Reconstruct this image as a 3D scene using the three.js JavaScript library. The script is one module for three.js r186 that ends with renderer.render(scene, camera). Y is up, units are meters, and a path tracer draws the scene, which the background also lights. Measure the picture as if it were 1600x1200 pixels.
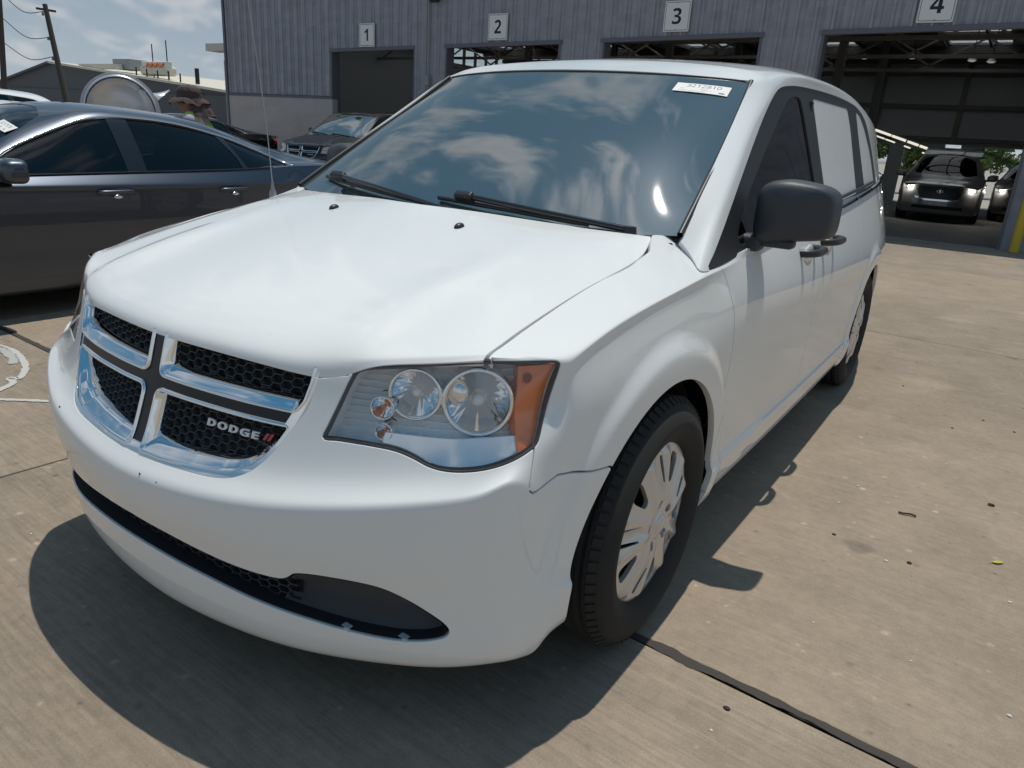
import * as THREE from 'three';
import { mergeGeometries, mergeVertices } from 'three/addons/utils/BufferGeometryUtils.js';
import { RoundedBoxGeometry } from 'three/addons/geometries/RoundedBoxGeometry.js';
import { FontLoader } from 'three/addons/loaders/FontLoader.js';
import { TextGeometry } from 'three/addons/geometries/TextGeometry.js';
import { MarchingCubes } from 'three/addons/objects/MarchingCubes.js';

// ---------------------------------------------------------------- camera, sky, sun, exposure
const scene = new THREE.Scene();
const camera = new THREE.PerspectiveCamera(55.99, 4 / 3, 0.05, 3000);
camera.rotation.order = 'YXZ';
camera.position.set(1.586, 1.351, 1.727);
camera.rotation.set(THREE.MathUtils.degToRad(-18.845), THREE.MathUtils.degToRad(33.285), THREE.MathUtils.degToRad(3.745));
const renderer = new THREE.WebGLRenderer({ antialias: true });
renderer.toneMapping = THREE.LinearToneMapping;
renderer.toneMappingExposure = 0.70;
renderer.shadowMap.enabled = true;

let seed = 12345;
const rnd = () => { seed = (seed * 1664525 + 1013904223) >>> 0; return seed / 4294967296; };
const rr = (a, b) => a + (b - a) * rnd();
// value noise on a lattice, optionally periodic
function makeNoise(s) {
  const T = new Float32Array(65536); let q = s >>> 0;
  for (let i = 0; i < 65536; i++) { q = (q * 1664525 + 1013904223) >>> 0; T[i] = q / 4294967296; }
  const at = (x, y) => T[((x & 255) | ((y & 255) << 8))];
  return (x, y, px = 256, py = px) => {
    let xi = Math.floor(x), yi = Math.floor(y), fx = x - xi, fy = y - yi;
    fx = fx * fx * (3 - 2 * fx); fy = fy * fy * (3 - 2 * fy);
    const x0 = ((xi % px) + px) % px, x1 = (x0 + 1) % px, y0 = ((yi % py) + py) % py, y1 = (y0 + 1) % py;
    const a = at(x0, y0), b = at(x1, y0), c = at(x0, y1), d = at(x1, y1);
    return a + (b - a) * fx + (c - a) * fy + (a - b - c + d) * fx * fy;
  };
}
const N1 = makeNoise(7), N2 = makeNoise(99), N3 = makeNoise(4242);
const fbm = (N, x, y, o = 5) => { let s = 0, a = 0.5, t = 0; for (let i = 0; i < o; i++) { s += a * N(x, y); t += a; a *= 0.5; x = x * 2.03 + 17.1; y = y * 2.03 + 9.7; } return s / t; };
const sstep = (a, b, x) => { const t = Math.min(1, Math.max(0, (x - a) / (b - a))); return t * t * (3 - 2 * t); };

const CLX = 18.4, CLZ = 91.9;                                       // where the cloud field starts
const SUN = new THREE.Vector3(-0.03, 1, -0.23).normalize();
{
  const W = 2048, H = 1024, d = new Float32Array(W * H * 4);
  for (let j = 0; j < H; j++) {
    const th = ((j + 0.5) / H - 0.5) * Math.PI, y = Math.sin(th), c = Math.cos(th);
    for (let i = 0; i < W; i++) {
      const ph = ((i + 0.5) / W - 0.5) * Math.PI * 2, x = Math.cos(ph) * c, z = Math.sin(ph) * c;
      let r, g, b;
      if (y >= 0) {
        const k = Math.pow(1 - y, 3.2), sd = Math.max(0, x * SUN.x + y * SUN.y + z * SUN.z), glow = Math.pow(sd, 60) * 0.5 + Math.pow(sd, 8) * 0.12;
        r = 0.075 + 0.54 * k + glow; g = 0.245 + 0.46 * k + glow; b = 0.44 + 0.33 * k + glow;
        const q = 1 / (y + 0.11), sc = 1.15 + 1.7 * y * y, u = x * q * sc, v = z * q * sc;
        const wx = u + 0.5 * fbm(N2, u * 1.3 + 5, v * 1.3, 3), wz = v + 0.5 * fbm(N2, u * 1.3 + 50, v * 1.3 + 9, 3);
        const ca = wx * 0.8 + wz * 0.6, cb = -wx * 0.6 + wz * 0.8;
        let n = fbm(N1, ca * 1.25 + CLX, cb * 2.3 + CLZ, 7) * 0.7 + fbm(N3, ca * 4.0, cb * 8.5, 4) * 0.3;
        const cov = sstep(0.505, 0.72, n + 0.035 * k), thick = sstep(0.55, 0.8, n), tex = fbm(N3, wx * 9 + 3, wz * 9, 4);
        const L = (0.84 + 0.26 * tex - 0.16 * thick) * (1 + 0.7 * Math.pow(sd, 5)), a = cov * (0.72 - 0.08 * k);
        r += (L * 0.98 - r) * a; g += (L * 0.97 - g) * a; b += (L * 0.98 - b) * a;
      } else { r = 0.35; g = 0.32; b = 0.28; }
      const o = (j * W + i) * 4; d[o] = r; d[o + 1] = g; d[o + 2] = b; d[o + 3] = 1;
    }
  }
  const t = new THREE.DataTexture(d, W, H, THREE.RGBAFormat, THREE.FloatType);
  t.mapping = THREE.EquirectangularReflectionMapping; t.magFilter = THREE.LinearFilter; t.minFilter = THREE.LinearFilter; t.needsUpdate = true;
  scene.background = t; scene.environment = t;
}
const sun = new THREE.DirectionalLight(new THREE.Color(1, 0.955, 0.865), 4.4);
sun.position.copy(SUN).multiplyScalar(60).add(new THREE.Vector3(-4, 0, -6)); sun.target.position.set(-4, 0, -6);
sun.castShadow = true; sun.shadow.mapSize.set(4096, 4096);
Object.assign(sun.shadow.camera, { left: -45, right: 45, top: 45, bottom: -45, near: 1, far: 160 });
scene.add(sun, sun.target);

// ---------------------------------------------------------------- scene helpers
const taken = {};
function numbered(n) { const k = taken[n] = (taken[n] ?? -1) + 1; return k ? `${n}_${String(k).padStart(3, '0')}` : n; }
function shade(o) { o.castShadow = true; o.receiveShadow = true; return o; }
function tag(o, label, category, group, kind) { o.userData.label = label; if (category) o.userData.category = category; if (group) o.userData.group = group; if (kind) o.userData.kind = kind; return o; }
function thing(name, label, category, pos = [0, 0, 0], turn = 0, group) { const o = new THREE.Group(); o.name = numbered(name); o.position.set(...pos); o.rotation.y = turn; tag(o, label, category, group); scene.add(o); return o; }
function part(name, geo, m, parent, label) { const o = shade(new THREE.Mesh(geo, m)); o.name = name; parent.add(o); if (label) o.userData.label = label; return o; }
function struct(name, geo, m) { const o = part(numbered(name), geo, m, scene); o.userData.kind = 'structure'; return o; }
const box = (w, h, d, x = 0, y = 0, z = 0) => new THREE.BoxGeometry(w, h, d).translate(x, y, z);
const rbox = (w, h, d, r, x = 0, y = 0, z = 0, s = 2) => new RoundedBoxGeometry(w, h, d, s, r).translate(x, y, z);
const cyl = (r0, r1, h, n = 20, x = 0, y = 0, z = 0) => new THREE.CylinderGeometry(r0, r1, h, n).translate(x, y, z);
function tube(pts, r, n = 40, k = 8, closed = false) { return new THREE.TubeGeometry(new THREE.CatmullRomCurve3(pts.map(p => new THREE.Vector3(...p)), closed, 'catmullrom', 0.5), n, r, k, closed); }
const norm = g => { const q = g.index ? g.toNonIndexed() : g; for (const k of Object.keys(q.attributes)) if (!['position', 'normal', 'uv'].includes(k)) q.deleteAttribute(k); if (!q.attributes.uv) q.setAttribute('uv', new THREE.BufferAttribute(new Float32Array(q.attributes.position.count * 2), 2)); return q; };
const merge = gs => mergeGeometries(gs.map(norm));
const lin = (r, g, b) => new THREE.Color().setRGB(r, g, b);
function std(r, g, b, rough = 0.6, extra = {}) { return new THREE.MeshStandardMaterial({ color: lin(r, g, b), roughness: rough, ...extra }); }
function phys(r, g, b, rough, extra = {}) { return new THREE.MeshPhysicalMaterial({ color: lin(r, g, b), roughness: rough, ...extra }); }

// ---------------------------------------------------------------- surface toolkit: spline nets, trimming, flanges
// a mesh is { v: flat array with 8 numbers a vertex (position, normal, u, v), t: triangle indices }
const wB = t => { const a = 1 - t, t2 = t * t, t3 = t2 * t; return [a * a * a / 6, (3 * t3 - 6 * t2 + 4) / 6, (-3 * t3 + 3 * t2 + 3 * t + 1) / 6, t3 / 6]; };
function net(P, symA = false, symB = false, iters = 4) {            // P[row][col] = [x,y,z]; symA / symB: first / last column lies on the plane x = 0
  const R = P.length, C = P[0].length; let Q = P.map(r => r.map(p => p.slice()));
  const ghost = (p0, p1, sym) => sym ? [-p1[0], p1[1], p1[2]] : [2 * p0[0] - p1[0], 2 * p0[1] - p1[1], 2 * p0[2] - p1[2]];
  const get = (K, i, j) => {
    if (i < 0) { const a = get(K, 0, j), b = get(K, 1, j); return [2 * a[0] - b[0], 2 * a[1] - b[1], 2 * a[2] - b[2]]; }
    if (i >= R) { const a = get(K, R - 1, j), b = get(K, R - 2, j); return [2 * a[0] - b[0], 2 * a[1] - b[1], 2 * a[2] - b[2]]; }
    if (j < 0) return ghost(K[i][0], K[i][1], symA);
    if (j >= C) return ghost(K[i][C - 1], K[i][C - 2], symB);
    return K[i][j];
  };
  const ev = (K, u, v) => {
    let j = Math.min(C - 2, Math.max(0, Math.floor(u))), i = Math.min(R - 2, Math.max(0, Math.floor(v)));
    const a = wB(u - j), b = wB(v - i), o = [0, 0, 0];
    for (let m = 0; m < 4; m++) for (let n = 0; n < 4; n++) { const w = b[m] * a[n]; if (!w) continue; const p = get(K, i - 1 + m, j - 1 + n); o[0] += w * p[0]; o[1] += w * p[1]; o[2] += w * p[2]; }
    return o;
  };
  for (let k = 0; k < iters; k++) { const E = P.map((r, i) => r.map((p, j) => ev(Q, j, i))); Q = Q.map((r, i) => r.map((p, j) => [0, 1, 2].map(c => p[c] + 0.9 * (P[i][j][c] - E[i][j][c])))); }
  return (u, v) => ev(Q, u, v);
}
const steps = (n, k) => { const o = []; for (let i = 0; i < n; i++) { const m = typeof k === 'number' ? k : k[Math.min(i, k.length - 1)]; for (let j = 0; j < m; j++) o.push(i + j / m); } o.push(n); return o; };
function gridMesh(S, us, vs, flip = false, disp = null, symA = false, symB = false) {
  const nu = us.length, nv = vs.length, p = [];
  for (let j = 0; j < nv; j++) for (let i = 0; i < nu; i++) { let q = S(us[i], vs[j]); if (disp) q = disp(q); p.push(q); }
  const v = new Array(nu * nv * 8), at = (i, j) => p[j * nu + i];
  for (let j = 0; j < nv; j++) for (let i = 0; i < nu; i++) {
    let a = at(Math.max(0, i - 1), j), b = at(Math.min(nu - 1, i + 1), j); const c = at(i, Math.max(0, j - 1)), e = at(i, Math.min(nv - 1, j + 1));
    if (symA && i === 0) { const q = at(1, j); a = [-q[0], q[1], q[2]]; } if (symB && i === nu - 1) { const q = at(nu - 2, j); b = [-q[0], q[1], q[2]]; }
    const du = [b[0] - a[0], b[1] - a[1], b[2] - a[2]], dv = [e[0] - c[0], e[1] - c[1], e[2] - c[2]];
    let n = [du[1] * dv[2] - du[2] * dv[1], du[2] * dv[0] - du[0] * dv[2], du[0] * dv[1] - du[1] * dv[0]]; const l = (Math.hypot(...n) || 1) * (flip ? -1 : 1);
    const o = (j * nu + i) * 8, q = at(i, j); v[o] = q[0]; v[o + 1] = q[1]; v[o + 2] = q[2]; v[o + 3] = n[0] / l; v[o + 4] = n[1] / l; v[o + 5] = n[2] / l; v[o + 6] = us[i]; v[o + 7] = vs[j];
  }
  const t = [];
  for (let j = 0; j < nv - 1; j++) for (let i = 0; i < nu - 1; i++) { const a = j * nu + i, b = a + 1, c = a + nu, d = c + 1; if (flip) t.push(a, c, b, b, c, d); else t.push(a, b, c, b, d, c); }
  return { v, t };
}
function cut(m, f) {                                                // keeps where f(x, y, z, u, v) >= 0
  const n = m.v.length / 8, F = new Float64Array(n), v = [], map = new Int32Array(n).fill(-1), em = new Map(), t = [];
  for (let i = 0; i < n; i++) { const o = i * 8; F[i] = f(m.v[o], m.v[o + 1], m.v[o + 2], m.v[o + 6], m.v[o + 7]); }
  const keep = i => { if (map[i] < 0) { map[i] = v.length / 8; for (let k = 0; k < 8; k++) v.push(m.v[i * 8 + k]); } return map[i]; };
  const mid = (i, j) => {
    const a = Math.min(i, j), b = Math.max(i, j), key = a * n + b; let r = em.get(key); if (r !== undefined) return r;
    const s = F[a] / (F[a] - F[b]); r = v.length / 8; for (let k = 0; k < 8; k++) v.push(m.v[a * 8 + k] + (m.v[b * 8 + k] - m.v[a * 8 + k]) * s); em.set(key, r); return r;
  };
  for (let k = 0; k < m.t.length; k += 3) {
    const T = [m.t[k], m.t[k + 1], m.t[k + 2]], s = T.map(i => F[i] >= 0), c = s[0] + s[1] + s[2];
    if (c === 3) t.push(keep(T[0]), keep(T[1]), keep(T[2]));
    else if (c === 1) { const i = s.indexOf(true), a = T[i], b = T[(i + 1) % 3], d = T[(i + 2) % 3]; t.push(keep(a), mid(a, b), mid(a, d)); }
    else if (c === 2) { const i = s.indexOf(false), a = T[i], b = T[(i + 1) % 3], d = T[(i + 2) % 3], x = mid(a, b), y = mid(a, d); t.push(x, keep(b), keep(d), x, keep(d), y); }
  }
  return { v, t };
}
function offset(m, d) { const v = m.v.slice(); for (let o = 0; o < v.length; o += 8) { v[o] += v[o + 3] * d; v[o + 1] += v[o + 4] * d; v[o + 2] += v[o + 5] * d; } return { v, t: m.t }; }
function mirrored(m) { const v = m.v.slice(), t = new Array(m.t.length); for (let o = 0; o < v.length; o += 8) { v[o] = -v[o]; v[o + 3] = -v[o + 3]; } for (let k = 0; k < t.length; k += 3) { t[k] = m.t[k]; t[k + 1] = m.t[k + 2]; t[k + 2] = m.t[k + 1]; } return { v, t }; }
function join(...ms) { const v = [], t = []; for (const m of ms) { const b = v.length / 8; for (let i = 0; i < m.v.length; i++) v.push(m.v[i]); for (let i = 0; i < m.t.length; i++) t.push(m.t[i] + b); } return { v, t }; }
function flange(m, depth = 0.012, bev = 0.0018, filt = null) {      // turns the open edges of a panel inward so that it has thickness and a rounded lip
  const n = m.v.length / 8, cnt = new Map();
  for (let k = 0; k < m.t.length; k += 3) for (let e = 0; e < 3; e++) { const a = m.t[k + e], b = m.t[k + (e + 1) % 3], key = Math.min(a, b) * n + Math.max(a, b); const c = cnt.get(key); if (c) c.n++; else cnt.set(key, { n: 1, a, b }); }
  const v = m.v.slice(), t = m.t.slice(), V = (i, k) => m.v[i * 8 + k], outs = new Map(), E = [];
  for (const c of cnt.values()) if (c.n === 1 && (!filt || filt(V(c.a, 0), V(c.a, 1), V(c.a, 2)) || filt(V(c.b, 0), V(c.b, 1), V(c.b, 2)))) {
    const { a, b } = c, d = [0, 1, 2].map(k => V(b, k) - V(a, k)), nn = [3, 4, 5].map(k => V(a, k));
    const o = [d[1] * nn[2] - d[2] * nn[1], d[2] * nn[0] - d[0] * nn[2], d[0] * nn[1] - d[1] * nn[0]]; const l = Math.hypot(...o); if (l < 1e-9) continue;
    for (const i of [a, b]) { const q = outs.get(i) || [0, 0, 0]; q[0] += o[0] / l; q[1] += o[1] / l; q[2] += o[2] / l; outs.set(i, q); } E.push([a, b]);
  }
  const rings = new Map();
  const ring = i => {
    let r = rings.get(i); if (r) return r; const q = outs.get(i), l = Math.hypot(...q) || 1, o = q.map(x => x / l), nn = [3, 4, 5].map(k => V(i, k)), p = [0, 1, 2].map(k => V(i, k));
    r = []; const add = (x, y, a, b) => { r.push(v.length / 8); const N = [0, 1, 2].map(k => nn[k] * a + o[k] * b), L = Math.hypot(...N) || 1; v.push(p[0] + o[0] * x - nn[0] * y, p[1] + o[1] * x - nn[1] * y, p[2] + o[2] * x - nn[2] * y, N[0] / L, N[1] / L, N[2] / L, V(i, 6), V(i, 7)); };
    add(bev * 0.7, bev * 0.3, 0.7, 0.7); add(bev, bev, 0.1, 1); add(bev, depth, 0, 1); rings.set(i, r); return r;
  };
  for (const [a, b] of E) { const A = [a, ...ring(a)], B = [b, ...ring(b)]; for (let k = 0; k < 3; k++) t.push(A[k], A[k + 1], B[k], B[k], A[k + 1], B[k + 1]); }
  return { v, t };
}
function refine(m, k = 1) {                                          // every triangle into four
  for (; k > 0; k--) {
    const n = m.v.length / 8, v = m.v.slice(), t = [], em = new Map();
    const mid = (i, j) => { const a = Math.min(i, j), b = Math.max(i, j), key = a * n + b; let r = em.get(key); if (r !== undefined) return r; r = v.length / 8; for (let q = 0; q < 8; q++) v.push((m.v[a * 8 + q] + m.v[b * 8 + q]) / 2); em.set(key, r); return r; };
    for (let q = 0; q < m.t.length; q += 3) { const [a, b, c] = [m.t[q], m.t[q + 1], m.t[q + 2]], x = mid(a, b), y = mid(b, c), z = mid(c, a); t.push(a, x, z, x, b, y, z, y, c, x, y, z); }
    m = { v, t };
  }
  return m;
}
function even(pts, step, closed = true) {                           // a polyline resampled at equal steps
  const P = closed ? [...pts, pts[0]] : pts, L = [0]; for (let i = 1; i < P.length; i++) L.push(L[i - 1] + Math.hypot(P[i][0] - P[i - 1][0], P[i][1] - P[i - 1][1]));
  const T = L[L.length - 1], n = Math.max(3, Math.round(T / step)), o = []; let j = 1;
  for (let i = 0; i < n + (closed ? 0 : 1); i++) { const d = T * i / n; while (j < P.length - 1 && L[j] < d) j++; const f = (d - L[j - 1]) / (L[j] - L[j - 1] || 1); o.push([P[j - 1][0] + (P[j][0] - P[j - 1][0]) * f, P[j - 1][1] + (P[j][1] - P[j - 1][1]) * f]); }
  return o;
}
function geo(m) {
  const n = m.v.length / 8, P = new Float32Array(n * 3), N = new Float32Array(n * 3), U = new Float32Array(n * 2);
  for (let i = 0; i < n; i++) { for (let k = 0; k < 3; k++) { P[i * 3 + k] = m.v[i * 8 + k]; N[i * 3 + k] = m.v[i * 8 + 3 + k]; } U[i * 2] = m.v[i * 8 + 6]; U[i * 2 + 1] = m.v[i * 8 + 7]; }
  const g = new THREE.BufferGeometry(); g.setAttribute('position', new THREE.BufferAttribute(P, 3)); g.setAttribute('normal', new THREE.BufferAttribute(N, 3)); g.setAttribute('uv', new THREE.BufferAttribute(U, 2)); g.setIndex(m.t); return g;
}
// signed distance to a polygon, positive inside
function poly(pts) {
  const n = pts.length; let x0 = 1e9, x1 = -1e9, y0 = 1e9, y1 = -1e9; for (const [x, y] of pts) { x0 = Math.min(x0, x); x1 = Math.max(x1, x); y0 = Math.min(y0, y); y1 = Math.max(y1, y); }
  return (x, y) => {
    const ox = Math.max(x0 - x, x - x1, 0), oy = Math.max(y0 - y, y - y1, 0); if (ox + oy > 0.25) return -Math.hypot(ox, oy);
    let d = 1e9, s = -1;
    for (let i = 0, j = n - 1; i < n; j = i++) {
      const ax = pts[j][0], ay = pts[j][1], bx = pts[i][0], by = pts[i][1], ex = bx - ax, ey = by - ay, wx = x - ax, wy = y - ay;
      const k = Math.max(0, Math.min(1, (wx * ex + wy * ey) / (ex * ex + ey * ey || 1e-12))); d = Math.min(d, (wx - ex * k) ** 2 + (wy - ey * k) ** 2);
      if ((ay > y) !== (by > y) && x < ex * (y - ay) / ey + ax) s = -s;
    }
    return s * Math.sqrt(d);
  };
}
function curve2(pts, k = 8, closed = true) { const o = []; const c = new THREE.CatmullRomCurve3(pts.map(p => new THREE.Vector3(p[0], p[1], 0)), closed, 'centripetal'); const n = pts.length * k; for (let i = 0; i < n; i++) { const p = c.getPoint(i / n); o.push([p.x, p.y]); } return o; }
const tab = (T) => x => { if (x <= T[0][0]) return T[0][1]; for (let i = 1; i < T.length; i++) if (x <= T[i][0]) { const [a, b] = T[i - 1], [c, d] = T[i]; return b + (d - b) * (x - a) / (c - a); } return T[T.length - 1][1]; };
function tabS(T) {                                                  // smooth monotone cubic through a table
  const n = T.length, h = [], d = [], m = []; for (let i = 0; i < n - 1; i++) { h.push(T[i + 1][0] - T[i][0]); d.push((T[i + 1][1] - T[i][1]) / h[i]); }
  m.push(d[0]); for (let i = 1; i < n - 1; i++) m.push(d[i - 1] * d[i] <= 0 ? 0 : 2 * d[i - 1] * d[i] / (d[i - 1] + d[i])); m.push(d[n - 2]);
  return x => { if (x <= T[0][0]) return T[0][1] + (T[0][0] === 0 ? 0 : 0); if (x >= T[n - 1][0]) return T[n - 1][1]; let i = 0; while (x > T[i + 1][0]) i++; const t = (x - T[i][0]) / h[i], t2 = t * t, t3 = t2 * t; return (2 * t3 - 3 * t2 + 1) * T[i][1] + (t3 - 2 * t2 + t) * h[i] * m[i] + (-2 * t3 + 3 * t2) * T[i + 1][1] + (t3 - t2) * h[i] * m[i + 1]; };
}
// ---------------------------------------------------------------- ground: broomed concrete slabs with joints
function concreteTex(s, warm, rough) {
  const S = 2048, a = new Uint8Array(S * S * 4), b = new Uint8Array(S * S * 4), Na = makeNoise(s), Nb = makeNoise(s + 5), spots = [];
  let q = s * 7919 + 1; const r = () => (q = (q * 1664525 + 1013904223) >>> 0) / 4294967296;
  const spotMap = new Float32Array(512 * 512);
  const blot = (n, r0, r1, k) => { for (let i = 0; i < n; i++) { const cx = r() * 512, cy = r() * 512, R = r0 + r() * (r1 - r0), kk = k * (0.4 + r()), e = 0.4 + r(), an = r() * 3; for (let y = -R * 1.5; y <= R * 1.5; y++) for (let x = -R * 1.5; x <= R * 1.5; x++) { const X = (x * Math.cos(an) + y * Math.sin(an)) / R, Y = (-x * Math.sin(an) + y * Math.cos(an)) / R / e, d = Math.hypot(X, Y) + 0.5 * (Na((cx + x) / 6, (cy + y) / 6) - 0.5); if (d < 1) { const o = ((Math.round(cy + y) & 511) * 512 + (Math.round(cx + x) & 511)); spotMap[o] += kk * (1 - sstep(0.55, 1, d)); } } } };
  blot(16, 8, 34, -0.05); blot(26, 1.5, 6, -0.10); blot(40, 3, 16, 0.05); blot(500, 0.5, 1.1, 0.22); blot(320, 0.5, 1.1, -0.2);
  for (let j = 0; j < S; j++) for (let i = 0; i < S; i++) {
    const u = i / S, v = j / S;
    const big = fbm(Na, u * 4, v * 4, 4) - 0.5, mid = fbm(Nb, u * 22, v * 26, 4) - 0.5;
    const wob = 5 * Na(u * 9, v * 7);
    const br = Nb(u * 60 + wob * 0.2, v * 900 + wob, 250) - 0.5, br2 = Na(u * 26, v * 420 + wob, 256) - 0.5, fine = (Math.abs((i * 7349 + j * 9151 + ((i * j) % 977) * 131) % 1009) / 1009) - 0.5;
    const fx = u * 512, fy = v * 512, x0 = Math.floor(fx) & 511, y0 = Math.floor(fy) & 511, ax = fx - Math.floor(fx), ay = fy - Math.floor(fy), g = (x, y) => spotMap[(y & 511) * 512 + (x & 511)];
    const sp = (g(x0, y0) * (1 - ax) + g(x0 + 1, y0) * ax) * (1 - ay) + (g(x0, y0 + 1) * (1 - ax) + g(x0 + 1, y0 + 1) * ax) * ay;
    let L = 1 + 0.20 * big + 0.13 * mid + rough * (0.075 * br + 0.045 * br2) + 0.11 * fine + 0.06 * (Nb(u * 250, v * 250) - 0.5) + 0.035 * (Na(u * 120, v * 150) - 0.5) + sp;
    const speck = Nb(u * 900, v * 900); if (speck > 0.965) L += 0.2 * (speck - 0.96) / 0.04; if (speck < 0.018) L -= 0.22;
    const k = 133 * L, w = warm + 0.05 * mid + 0.06 * big, o = (j * S + i) * 4;
    a[o] = Math.min(255, k * (1 + 0.075 * w)); a[o + 1] = Math.min(255, k * 0.968); a[o + 2] = Math.min(255, k * (0.932 - 0.09 * w)); a[o + 3] = 255;
    const hh = 128 + rough * (70 * br + 35 * br2) + 40 * mid + 26 * fine; b[o] = b[o + 1] = b[o + 2] = Math.max(0, Math.min(255, hh)); b[o + 3] = 255;
  }
  const mk = (d, c) => { const t = new THREE.DataTexture(d, S, S); if (c) t.colorSpace = THREE.SRGBColorSpace; t.wrapS = t.wrapT = THREE.RepeatWrapping; t.magFilter = THREE.LinearFilter; t.minFilter = THREE.LinearMipmapLinearFilter; t.generateMipmaps = true; t.anisotropy = 8; t.needsUpdate = true; return t; };
  return new THREE.MeshStandardMaterial({ map: mk(a, true), bumpMap: mk(b, false), bumpScale: 0.0012, roughness: 0.9 });
}
const concretes = [concreteTex(11, 1.0, 0.75), concreteTex(23, 0.95, 1.35), concreteTex(37, 0.9, 1.0)];
const jointFill = std(0.045, 0.040, 0.034, 0.95), tar = std(0.055, 0.046, 0.042, 0.9);
const ground = struct('ground', new THREE.PlaneGeometry(900, 900).rotateX(-Math.PI / 2).translate(0, -0.03, 0), std(0.33, 0.30, 0.26, 0.95));
{
  const G = new THREE.Group(); G.name = 'concrete_apron'; G.userData.kind = 'structure'; scene.add(G); G.position.set(1, 0, 0.03); G.rotation.y = -0.042;
  part('joint_bed', new THREE.PlaneGeometry(44, 30).rotateX(-Math.PI / 2).translate(-9, -0.018, -6), jointFill, G);
  const xj = [-25.4, -20.6, -15.8, -11.6, -6.9, -2.35, 2.3, 6.9, 11.5], zj = [-14.7, -9.8, -4.9, 0, 4.9, 9.6];
  let k = 0;
  for (let i = 0; i < xj.length - 1; i++) for (let j = 0; j < zj.length - 1; j++) {
    const gx = 0.005, ga = zj[j] === 0 ? 0.016 : 0.006, gb = zj[j + 1] === 0 ? 0.016 : 0.006, x0 = xj[i] + gx, x1 = xj[i + 1] - gx, z0_ = zj[j] + ga, z1 = zj[j + 1] - gb, w = x1 - x0, d = z1 - z0_;
    const g = rbox(w, 0.06, d, 0.006, (x0 + x1) / 2, -0.03, (z0_ + z1) / 2, 1); const p = g.attributes.position, uv = g.attributes.uv;
    const ox = rnd(), oz = rnd(), near = i === 5 && j === 2 ? 0 : j === 3 ? 1 : i < 5 ? 2 : 0; const exact = (i === 5 && j === 2) || (i === 5 && j === 3);
    for (let q = 0; q < p.count; q++) { const U = (p.getX(q) - x0) / 5, V = (p.getZ(q) - z0_) / 5; uv.setXY(q, exact || ox < .5 ? U : 1 - U, exact || oz < .5 ? V : 1 - V); }
    part(k ? `slab_${String(k).padStart(3, '0')}` : 'slab', g, concretes[exact ? near : near === 1 ? 1 : (i + j) % 2 ? 2 : 0], G); k++;
  }
  // tar filling of the wide joint, with a ragged edge
  const pts = [], n = 3600; const pos = [], idx = [], nor = [];
  for (let i = 0; i <= n; i++) { const x = -22 + 33 * i / n, a = 0.0145 + 0.030 * (fbm(N1, x * 14, 3, 6) - 0.5) + 0.016 * Math.max(0, fbm(N2, x * 3.1, 8, 3) - 0.6), b = 0.0145 + 0.030 * (fbm(N1, x * 15, 30, 6) - 0.5) + 0.02 * Math.max(0, fbm(N3, x * 2.3, 2, 3) - 0.6), h = 0.0012 + 0.001 * fbm(N2, x * 9, 1, 3); pos.push(x, 0.0012, -a, x, h + 0.0012, 0, x, 0.0012, b); nor.push(0, 1, 0, 0, 1, 0, 0, 1, 0); if (i) { const o = i * 3; idx.push(o - 3, o - 2, o, o - 2, o + 1, o, o - 2, o - 1, o + 1, o - 1, o + 2, o + 1); } }
  const tg = new THREE.BufferGeometry(); tg.setAttribute('position', new THREE.Float32BufferAttribute(pos, 3)); tg.setAttribute('normal', new THREE.Float32BufferAttribute(nor, 3)); tg.setAttribute('uv', new THREE.Float32BufferAttribute(new Array(pos.length / 3 * 2).fill(0), 2)); tg.setIndex(idx); part('tar_joint', tg, tar, G);
}
// painted arc and line on the slab
function ribbon(pts, w, y, jag = 0.2) {
  const c = new THREE.CatmullRomCurve3(pts.map(([x, z]) => new THREE.Vector3(x, y, z))), n = 160, P = [], I = [];
  for (let i = 0; i <= n; i++) { const p = c.getPoint(i / n), t = c.getTangent(i / n), k = w * (1 + jag * (fbm(N1, i * 0.9, pts[0][0] * 9, 3) - 0.5) * 2) / 2; P.push(p.x - t.z * k, y, p.z + t.x * k, p.x + t.z * k, y, p.z - t.x * k); if (i) { const o = i * 2; I.push(o - 2, o, o - 1, o - 1, o, o + 1); } }
  const g = new THREE.BufferGeometry(); g.setAttribute('position', new THREE.Float32BufferAttribute(P, 3)); g.setIndex(I); g.computeVertexNormals(); const nn = g.attributes.normal; for (let i = 0; i < nn.count; i++) nn.setXYZ(i, 0, 1, 0); g.setAttribute('uv', new THREE.Float32BufferAttribute(P.filter((_, i) => i % 3 !== 1).map(v => v * 2), 2)); return g;
}
const chalk = std(0.50, 0.49, 0.46, 0.9);
tag(part(numbered('ground_marking'), ribbon([[-3.5, .09], [-3.156, 0.014], [-3.0, 0.004], [-2.8, 0.044], [-2.674, 0.084], [-2.561, 0.142], [-2.496, 0.197], [-2.53, .222], [-2.457, 0.235], [-2.426, 0.256], [-2.33, 0.42]], 0.035, 0.004, 0.5), chalk, scene), 'faint white curved paint mark on the concrete beside the grey sedan', 'marking');
tag(part(numbered('ground_marking'), ribbon([[-3.5, .16], [-3.13, 0.035], [-2.995, 0.045], [-2.854, 0.07], [-2.76, .11]], 0.05, 0.004, 0.9), std(0.42, 0.41, 0.38, 0.95), scene), 'smudged pale inner arc of paint on the concrete beside the grey sedan', 'marking');
tag(part(numbered('ground_marking'), ribbon([[-2.6, .70], [-2.237, 0.385], [-2.147, 0.311], [-2.045, 0.236], [-1.9, .115]], 0.028, 0.004, 0.6), chalk, scene), 'straight white painted line on the concrete in front of the sedan', 'marking');
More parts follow.
